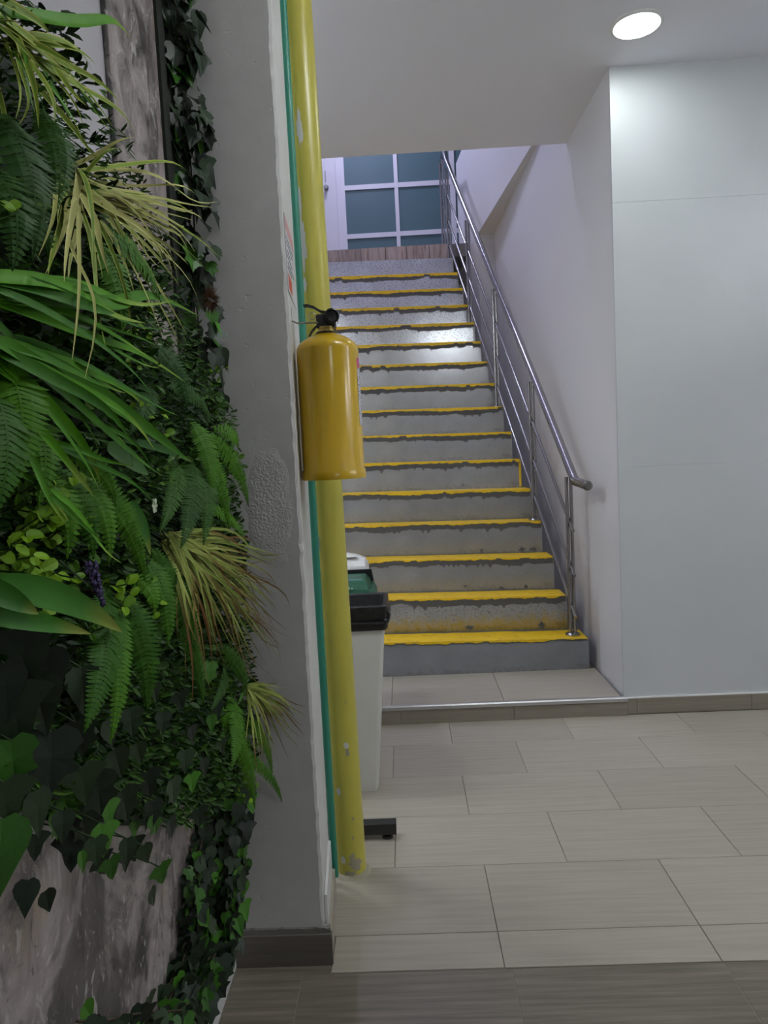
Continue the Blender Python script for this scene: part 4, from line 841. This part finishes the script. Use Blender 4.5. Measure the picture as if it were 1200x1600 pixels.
# ferns: each frond one part with its leaflets
def frond(P0, P1, w_, m, root):
    P0, P1 = Vector(P0), Vector(P1); L = (P1 - P0).length; n = max(14, int(L / 0.0062))
    mid = (P0 + P1) / 2 + Vector((0.035, 0, 0.02)); vs = []; fs = []; uv = []
    facing = Vector((0.7 + rl.uniform(-0.2, 0.2), -0.62, 0.3 + rl.uniform(-0.2, 0.2))).normalized()
    def quad(a, b, c, d, t0, t1):
        o = len(vs); vs.extend([a, b, c, d]); uv.extend([(0.5, t0)] * 4); fs.append((o, o + 1, o + 2, o + 3))
    prev = None
    for i in range(n + 1):
        t = i / n; p = bez(P0, mid, P1, t); tg = (bez(P0, mid, P1, min(t + 0.02, 1)) - bez(P0, mid, P1, max(t - 0.02, 0))).normalized()
        lat = tg.cross(facing).normalized(); nrm = lat.cross(tg)
        if prev is not None:
            rr = 0.0011; quad(prev[0] - prev[1] * rr, prev[0] + prev[1] * rr, p + lat * rr, p - lat * rr, t, t)
        prev = (p + nrm * 0.0006, lat)
        l = w_ * 0.5 * min(1.0, 0.35 + t * 3.2) * (1 - t ** 2.4) + 0.0016
        pw = L / n * 0.56
        for s in (-1, 1):
            d = (lat * s + tg * 0.32 + nrm * rl.uniform(-0.30, -0.05)).normalized(); e = (tg - d * tg.dot(d)).normalized()
            b0 = p; o = len(vs)
            lift = nrm * pw * 0.35
            pts = [b0 - e * pw * 0.6, b0 + e * pw * 0.6, b0 + d * l * 0.35 + e * pw * 0.95 + lift, b0 + d * l * 0.75 + e * pw * 0.75, b0 + d * l, b0 + d * l * 0.75 - e * pw * 0.45, b0 + d * l * 0.35 - e * pw * 0.8 + lift]
            vs.extend(pts); uv.extend([(0.5, t)] * 7); fs.append((o, o + 6, o + 2, o + 1)); fs.append((o + 6, o + 5, o + 3, o + 2)); fs.append((o + 5, o + 4, o + 3))
    return uvmesh('frond', [v - root for v in vs], fs, uv, m, False)
FL = {'F1': ('dark fern at the left edge below the yellow-edged grass', 'fern_dark'), 'F2': ('fern hanging at the left edge under the strap leaves', 'fern_green'),
      'F3': ('small fern between the strap leaves and lime sprigs', 'fern_green'), 'F4': ('arched fern right of the lime sprigs', 'fern_green'),
      'F5': ('dark shaded fern left of the two column-side ferns', 'fern_dark'), 'F6': ('bright fern arching beside the lower end of the ivy', 'fern_green'),
      'F7': ('fern touching the column just above its rough patch', 'fern_green'), 'F8': ('long fern left of the brown-tipped grass', 'fern_green'),
      'F9': ('fern hanging straight down below the broad lance leaves', 'fern_green'), 'F10': ('fern leaning right below the broad lance leaves', 'fern_green'),
      'F11': ('fern below the small brown-tipped tuft, tips over the column', 'fern_green'), 'F12': ('small dark fern beside the stone panel under the pale grass', 'fern_dark'),
      'F13': ('fern half hidden behind the pale striped grass', 'fern_green'), 'F14': ('short fern between the two brown-tipped tufts', 'fern_dark')}
for k, lst in FERNS.items():
    root = Vector(lst[0][0]); root.x -= 0.02
    t = thing('fern', FL[k][0], 'fern', root)
    for (p0, p1, w_) in lst: link('frond', frond(p0, p1, w_ * 1.4, FL[k][1], root), t)
    # short root crown that fixes the fern to the wall
    MB().tube([(0, 0, 0), (-0.03, 0, 0.0), (WX + 0.02 - root.x, 0, -0.005)], 0.004, 6).build('crown', 'stem_brown', t)

# leaf meshes shared by many leaves: leaf lies in XY, stalk at the origin, tip along +Y, normal +Z
def leafmesh(outline, m, cup=0.12, name='leaf', droop=0.15):
    vs = [Vector((0, 0.40, -0.06))]; uv = [(0.5, 0.4)]
    for (x, y) in outline: vs.append(Vector((x, y, cup * abs(x) - droop * y * y))); uv.append((0.5 + x, y))
    vs[0].z = -droop * 0.16 - 0.01
    n = len(outline); fs = [(0, i + 1, (i + 1) % n + 1) for i in range(n)]
    return uvmesh(name, vs, fs, uv, m, False)
IVY = [(0, 0.0), (0.22, -0.10), (0.42, 0.02), (0.50, 0.22), (0.36, 0.34), (0.34, 0.48), (0.44, 0.68), (0.22, 0.72), (0.10, 0.86), (0, 1.05)]
IVY += [(-x, y) for x, y in IVY[-2:0:-1]]
IVY2 = [(0, 0.0), (0.18, -0.06), (0.36, 0.06), (0.42, 0.24), (0.36, 0.42), (0.24, 0.62), (0.12, 0.86), (0, 1.08)]
IVY2 += [(-x * 0.9, y * 0.97) for x, y in IVY2[-2:0:-1]]
IVY3 = [(0, 0), (0.2, -0.12), (0.5, 0.0), (0.62, 0.12), (0.4, 0.3), (0.3, 0.42), (0.2, 0.72), (0, 1.0)]
IVY3 += [(-x, y) for x, y in IVY3[-2:0:-1]]
ROUND = [(0.34 * math.sin(2 * PI * i / 10) * (1 if True else 1), 0.5 - 0.5 * math.cos(2 * PI * i / 10)) for i in range(10)]
OVAL = [(0.24 * math.sin(2 * PI * i / 10), 0.5 - 0.5 * math.cos(2 * PI * i / 10)) for i in range(10)]
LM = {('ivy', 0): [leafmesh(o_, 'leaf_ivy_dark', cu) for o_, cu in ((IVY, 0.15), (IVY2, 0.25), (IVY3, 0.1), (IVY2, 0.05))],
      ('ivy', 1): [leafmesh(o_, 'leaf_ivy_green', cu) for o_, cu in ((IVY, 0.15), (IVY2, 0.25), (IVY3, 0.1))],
      ('box', 1): [leafmesh(ROUND, 'leaf_box', 0.3), leafmesh(ROUND, 'leaf_box', 0.1)], ('box', 0): [leafmesh(ROUND, 'leaf_box_dark', 0.3), leafmesh(OVAL, 'leaf_box_dark', 0.2)]}
def orient(tipdir, normal):
    y = Vector(tipdir).normalized(); z = (Vector(normal) - y * Vector(normal).dot(y)).normalized(); x = y.cross(z)
    return Matrix((x, y, z)).transposed()
def put_leaf(t, root, pos, size, tipdir, normal, kind, name='leaf'):
    o = link(name, rl.choice(LM[kind]), t)
    mt = orient(tipdir, normal).to_4x4(); mt = Matrix.Translation(Vector(pos) - root) @ mt @ Matrix.Diagonal((size, size, size, 1)); o.matrix_local = mt
    return o
def rnd_n(): return Vector((0.8, -0.55 + rl.uniform(-0.5, 0.5), 0.35 + rl.uniform(-0.5, 0.5)))
def vine(key, label, count, size, green, spread, xj=0.0):
    pts = [Vector(p) for p in IVYPATH[key]]; root = pts[0].copy()
    t = thing('ivy_vine', label, 'ivy', root)
    for j in range(2):
        q = [p + Vector((-0.02 - 0.01 * j, rl.uniform(-0.012, 0.012), 0)) for p in pts]
        MB().tube([p - root for p in q], 0.0022, 6).build('stem', 'stem_brown', t)
    for i in range(count):
        s = rl.random() * (len(pts) - 1.001); a = int(s); p = pts[a].lerp(pts[a + 1], s - a)
        out = rl.random()
        p = p + Vector((0.028 * out - 0.035, rl.uniform(-spread, spread * 0.55), rl.uniform(-0.015, 0.015)))
        sz_ = size * rl.uniform(0.7, 1.3); p.x += rl.uniform(-xj, xj)
        p.y = min(p.y, 1.915 - sz_ * 0.3)
        p.x = max(p.x, WX + 0.022)
        td = Vector((rl.uniform(-0.1, 0.35), rl.uniform(-0.55, 0.45), -1 + rl.uniform(-0.1, 0.75)))
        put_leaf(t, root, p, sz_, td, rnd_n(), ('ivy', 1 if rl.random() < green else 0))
    return t, root
t, root = vine('top', 'dark ivy strand hanging along the column above the ferns', 299, 0.050, 0.10, 0.055, 0.05)
MB().box(WX + 0.0125 - root.x, WX + 0.02 - root.x, 1.80 - root.y, 1.93 - root.y, 1.50 - root.z, 3.1 - root.z).build('shade_backing', 'ivy_shade', t)  # solid dark sheet painting in the ivy's shadow and the panel's darker part
t, root = vine('low', 'ivy strand along the column foot below the lowest fern', 280, 0.043, 0.30, 0.10, 0.035)
MB().box(WX + 0.0125 - root.x, WX + 0.02 - root.x, 1.66 - root.y, 1.93 - root.y, 0.16 - root.z, 0.72 - root.z).build('shade_backing', 'ivy_shade', t)  # same dark sheet, painted shade behind the dense low ivy
vine('low2', 'ivy strand trailing down in front of the lower stone panel', 150, 0.042, 0.2, 0.07, 0.02)
vine('bot', 'lowest ivy trailing left along the bottom picture edge', 110, 0.05, 0.2, 0.08, 0.02)
root = Vector((WX + 0.03, 1.05, 1.15)); t = thing('ivy_vine', 'large-leaved dark ivy hanging over the lower stone panel', 'ivy', root)
for (p, s, g) in BIGIVY:
    p = Vector(p); s = s * rl.uniform(0.85, 1.1)
    put_leaf(t, root, p + Vector((0, 0, s * 0.5)), s, Vector((0.1, rl.uniform(-0.35, 0.35), -1)), Vector((0.8, -0.6 + rl.uniform(-0.35, 0.35), 0.2 + rl.uniform(-0.3, 0.3))), ('ivy', g))
    MB().tube([(p + Vector((0, 0, s * 0.5))) - root, (p + Vector((-0.03, 0.005, s * 0.8))) - root, (p + Vector((-0.09, 0.01, s * 1.1))) - root], 0.0012, 5).build('stalk', 'stem_green', t)
for i in range(70):        # second layer of the same ivy, nearer the wall
    p, s, g = rl.choice(BIGIVY); p = Vector(p) + Vector((-0.04 - 0.04 * rl.random(), rl.uniform(-0.08, 0.08), rl.uniform(-0.07, 0.09)))
    put_leaf(t, root, p, s * 0.9, Vector((0.1, rl.uniform(-0.5, 0.5), -1)), rnd_n(), ('ivy', 1 if rl.random() < 0.12 else 0))

# lime boxwood sprigs
BL = ['lime sprig at the upper left of the lime cluster', 'lime sprig in the middle of the lime cluster', 'lime sprig at the left edge above the lance leaves', 'lime sprig just above the lance leaves', 'lime sprig lowest of the lime cluster',
      'lime sprig right of the lime cluster beside the purple flower', 'yellow-green sprig under the tips of the pale grass', 'yellow-green sprig below the upper strap leaf', 'light sprig right of the purple flower', 'small light sprig under the arched fern',
      'round-leaved sprig between the strap leaves, right one', 'round-leaved sprig between the strap leaves, left one', 'small-leaved sprig beside the dark ivy end', 'lime sprig at the left edge below the dark fern', 'pale tiny-leaved sprig between the ferns',
      'dark sprig left of the lime cluster', 'small green sprig touching the dark ivy end', 'dark sprig below the purple flower', 'light tiny sprig beside the lowest column fern', 'dark sprig behind the hanging fern', 'lime sprig nearest the left edge', 'light sprig topmost of the lime cluster']
for i, p in enumerate(SPRIGS):
    root = Vector(p); root.x -= 0.05; t = thing('leafy_sprig', BL[i], 'plant', root)
    kind = ('box', 0 if i in (14, 15, 17, 19, 12) else 1); s0 = 0.013 if i in (6, 7, 9, 12, 14, 16, 18) else 0.019
    for b_ in range(3):
        d = Vector((0.075, rl.uniform(-0.05, 0.05), rl.uniform(-0.03, 0.05)))
        MB().tube([(0, 0, 0), d * 0.6, d], 0.0011, 5).build('stem', 'stem_green', t)
        for q in range(3):
            c_ = d * (0.45 + 0.27 * q)
            for s in (-1, 1):
                put_leaf(t, Vector((0, 0, 0)), c_, s0 * rl.uniform(0.75, 1.2), Vector((0.45, s * rl.uniform(0.4, 1.0), rl.uniform(-0.5, 0.9))), Vector((0.7, -0.6, 0.6 + rl.uniform(-0.5, 0.5))), kind)
# lavender
p = Vector(MISC['lav']); root = p + Vector((-0.06, 0.0, 0.03)); t = thing('lavender_sprig', 'small purple lavender flower spike among the green leaves', 'flower', root)
MB().tube([(0, 0, 0), (0.03, 0, 0.0), p - root], 0.0014, 6).build('stem', 'stem_green', t)
mb = MB()
for i in range(70):
    s = rl.random(); a = rl.uniform(0, 2 * PI); c_ = (p - root) + Vector((0.004, 0.004, 0.026)).lerp(Vector((0.01, 0.018, -0.03)), s) + Vector((math.cos(a), math.sin(a), 0)) * 0.006 * (1.2 - s)
    d = 0.0032; mb.add([c_ + Vector(v) * d for v in ((1, 0, 0), (-1, 0, 0), (0, 1, 0), (0, -1, 0), (0, 0, 1.6), (0, 0, -1.2))], [(0, 2, 4), (2, 1, 4), (1, 3, 4), (3, 0, 4), (2, 0, 5), (1, 2, 5), (3, 1, 5), (0, 3, 5)])
mb.build('florets', 'lavender', t)
# dried brown moss head
p = Vector(MISC['moss']); t = thing('dried_flower', 'dried brown flower head caught in the dark ivy', 'flower', p + Vector((-0.02, 0, 0))); mb = MB()
for i in range(420):
    d = Vector((rl.gauss(0, 1), rl.gauss(0, 1), rl.gauss(0, 1))).normalized(); r0 = rl.uniform(0.006, 0.014); e = d * rl.uniform(0.022, 0.04); sd = d.cross(Vector((0.3, 0.5, 0.8))).normalized() * 0.0011
    o_ = Vector((0.02, -0.01, 0)); e.z *= 1.15; e.y *= 0.75; e.x *= 0.7
    mb.add([d * r0 - sd + o_, d * r0 + sd + o_, e + o_], [(0, 1, 2)])
mb.build('head', 'moss_brown', t)
MB().tube([(-0.03, 0, 0), (0.02, -0.01, 0)], 0.0015, 5).build('stem', 'stem_brown', t)
# white blossom
p = Vector(MISC['white']); t = thing('white_blossom', 'tiny white blossom right of the arched fern', 'flower', p + Vector((-0.03, 0, 0)))
MB().tube([(-0.02, 0, 0), (0.03, 0, 0)], 0.0012, 5).build('stem', 'stem_green', t)
me = leafmesh(OVAL, 'petal_white', 0.1, 'petal')
for i in range(6):
    a = 2 * PI * i / 6; o_ = link('petal', me, t); o_.matrix_local = Matrix.Translation((0.03, 0, 0)) @ orient((0.3, math.cos(a), math.sin(a)), (1, -0.4, 0.2)).to_4x4() @ Matrix.Diagonal((0.014, 0.014, 0.014, 1))
# big oval leaf
a, b = Vector(MISC['big'][0]), Vector(MISC['big'][1]); root = a + Vector((-0.04, 0, 0)); t = thing('broad_leaf_plant', 'single broad shiny green leaf below the strap leaf tips', 'plant', root)
vs, fs, uv = blade(a, b, 0.036, 0.008, 'leaf_ivy_green', 'lance', fold=0.3); link('leaf', uvmesh('leaf', [Vector(v) - root for v in vs], fs, uv, 'leaf_ivy_green'), t)
MB().tube([(0, 0, 0), a - root], 0.0015, 5).build('stem', 'stem_green', t)
# dark twig with small pointed leaves, top left
a, b = Vector(MISC['twig'][0]), Vector(MISC['twig'][1]); root = a.copy(); t = thing('leafy_twig', 'thin dark twig with pointed leaves against the white wall', 'plant', root)
MB().tube([(0, 0, 0), (b - a) * 0.5 + Vector((0, 0, 0.006)), b - a], 0.0012, 5).build('stem', 'stem_brown', t)
me = leafmesh([(0, 0), (0.12, 0.3), (0.13, 0.6), (0, 1.0), (-0.13, 0.6), (-0.12, 0.3)], 'leaf_ivy_dark', 0.1)
for i in range(9):
    s = 0.1 + 0.1 * i; o_ = link('leaf', me, t); o_.matrix_local = Matrix.Translation((b - a) * s) @ orient((0.2, 0.7, (1 if i % 2 else -1) * 0.9), (0.8, -0.6, 0.2)).to_4x4() @ Matrix.Diagonal((0.022, 0.022, 0.022, 1))

# dense small-leaved backing mat: uncountable leaves, one object
POLY = [(0.45, 2.10), (1.0, 2.07), (1.1, 2.04), (1.22, 2.0), (1.33, 1.97), (1.42, 1.90), (1.50, 1.82), (1.60, 1.74), (1.70, 1.64), (1.93, 1.58), (1.93, 0.60), (1.70, 0.66), (1.42, 0.70), (1.20, 0.82), (1.0, 0.96), (0.85, 1.02), (0.45, 1.12)]
def inside(y, z):
    c_ = False; n = len(POLY)
    for i in range(n):
        (y0, z0), (y1, z1) = POLY[i], POLY[(i + 1) % n]
        if (z0 > z) != (z1 > z) and y < (y1 - y0) * (z - z0) / (z1 - z0) + y0: c_ = not c_
    return c_
vs = []; fs = []; sh = []; cnt = 0
while cnt < 21000:
    y, z = rl.uniform(0.45, 1.93), rl.uniform(0.55, 2.12)
    if not inside(y, z): continue
    cnt += 1
    clump = noise.noise(Vector((y * 8, z * 8, 3))) * 0.5 + 0.5; kind = noise.noise(Vector((y * 6, z * 6, 9)))
    x = WX + 0.02 + 0.10 * rl.random() ** 0.8; s = rl.uniform(0.012, 0.026)
    wd = s * (0.62 if kind > 0.12 else 0.24 if kind < -0.12 else 0.42)
    td = Vector((0.5 + rl.random(), rl.uniform(-1, 1), rl.uniform(-1.2, 0.7))).normalized(); nn = rnd_n(); lat = td.cross(nn).normalized(); up_ = lat.cross(td)
    p = Vector((x, y, z)); o_ = len(vs); cu = up_ * wd * 0.16
    vs += [p, p + td * s * 0.32 + lat * wd * 0.45 + cu, p + td * s * 0.72 + lat * wd * 0.40 + cu, p + td * s, p + td * s * 0.72 - lat * wd * 0.40 + cu, p + td * s * 0.32 - lat * wd * 0.45 + cu]
    fs += [(o_, o_ + 1, o_ + 2, o_ + 3), (o_, o_ + 3, o_ + 4, o_ + 5)]
    sh += [min(1, max(0, clump * 0.75 + rl.uniform(-0.2, 0.35)))] * 6
# net that carries them
n = len(POLY); o_ = len(vs); vs += [Vector((WX + 0.016, y, z)) for y, z in POLY]; fs.append(tuple(range(o_, o_ + n))); sh += [0.0] * n
me = bpy.data.meshes.new('foliage_mat'); me.from_pydata([tuple(v) for v in vs], [], fs); me.update(); me.materials.append(M['foliage_mat'])
at = me.attributes.new('shade', 'FLOAT', 'POINT'); at.data.foreach_set('value', sh)
o_ = link('foliage_mat', me); o_['kind'] = 'stuff'; tag(o_, 'dense dark green artificial foliage covering the left wall', 'foliage')
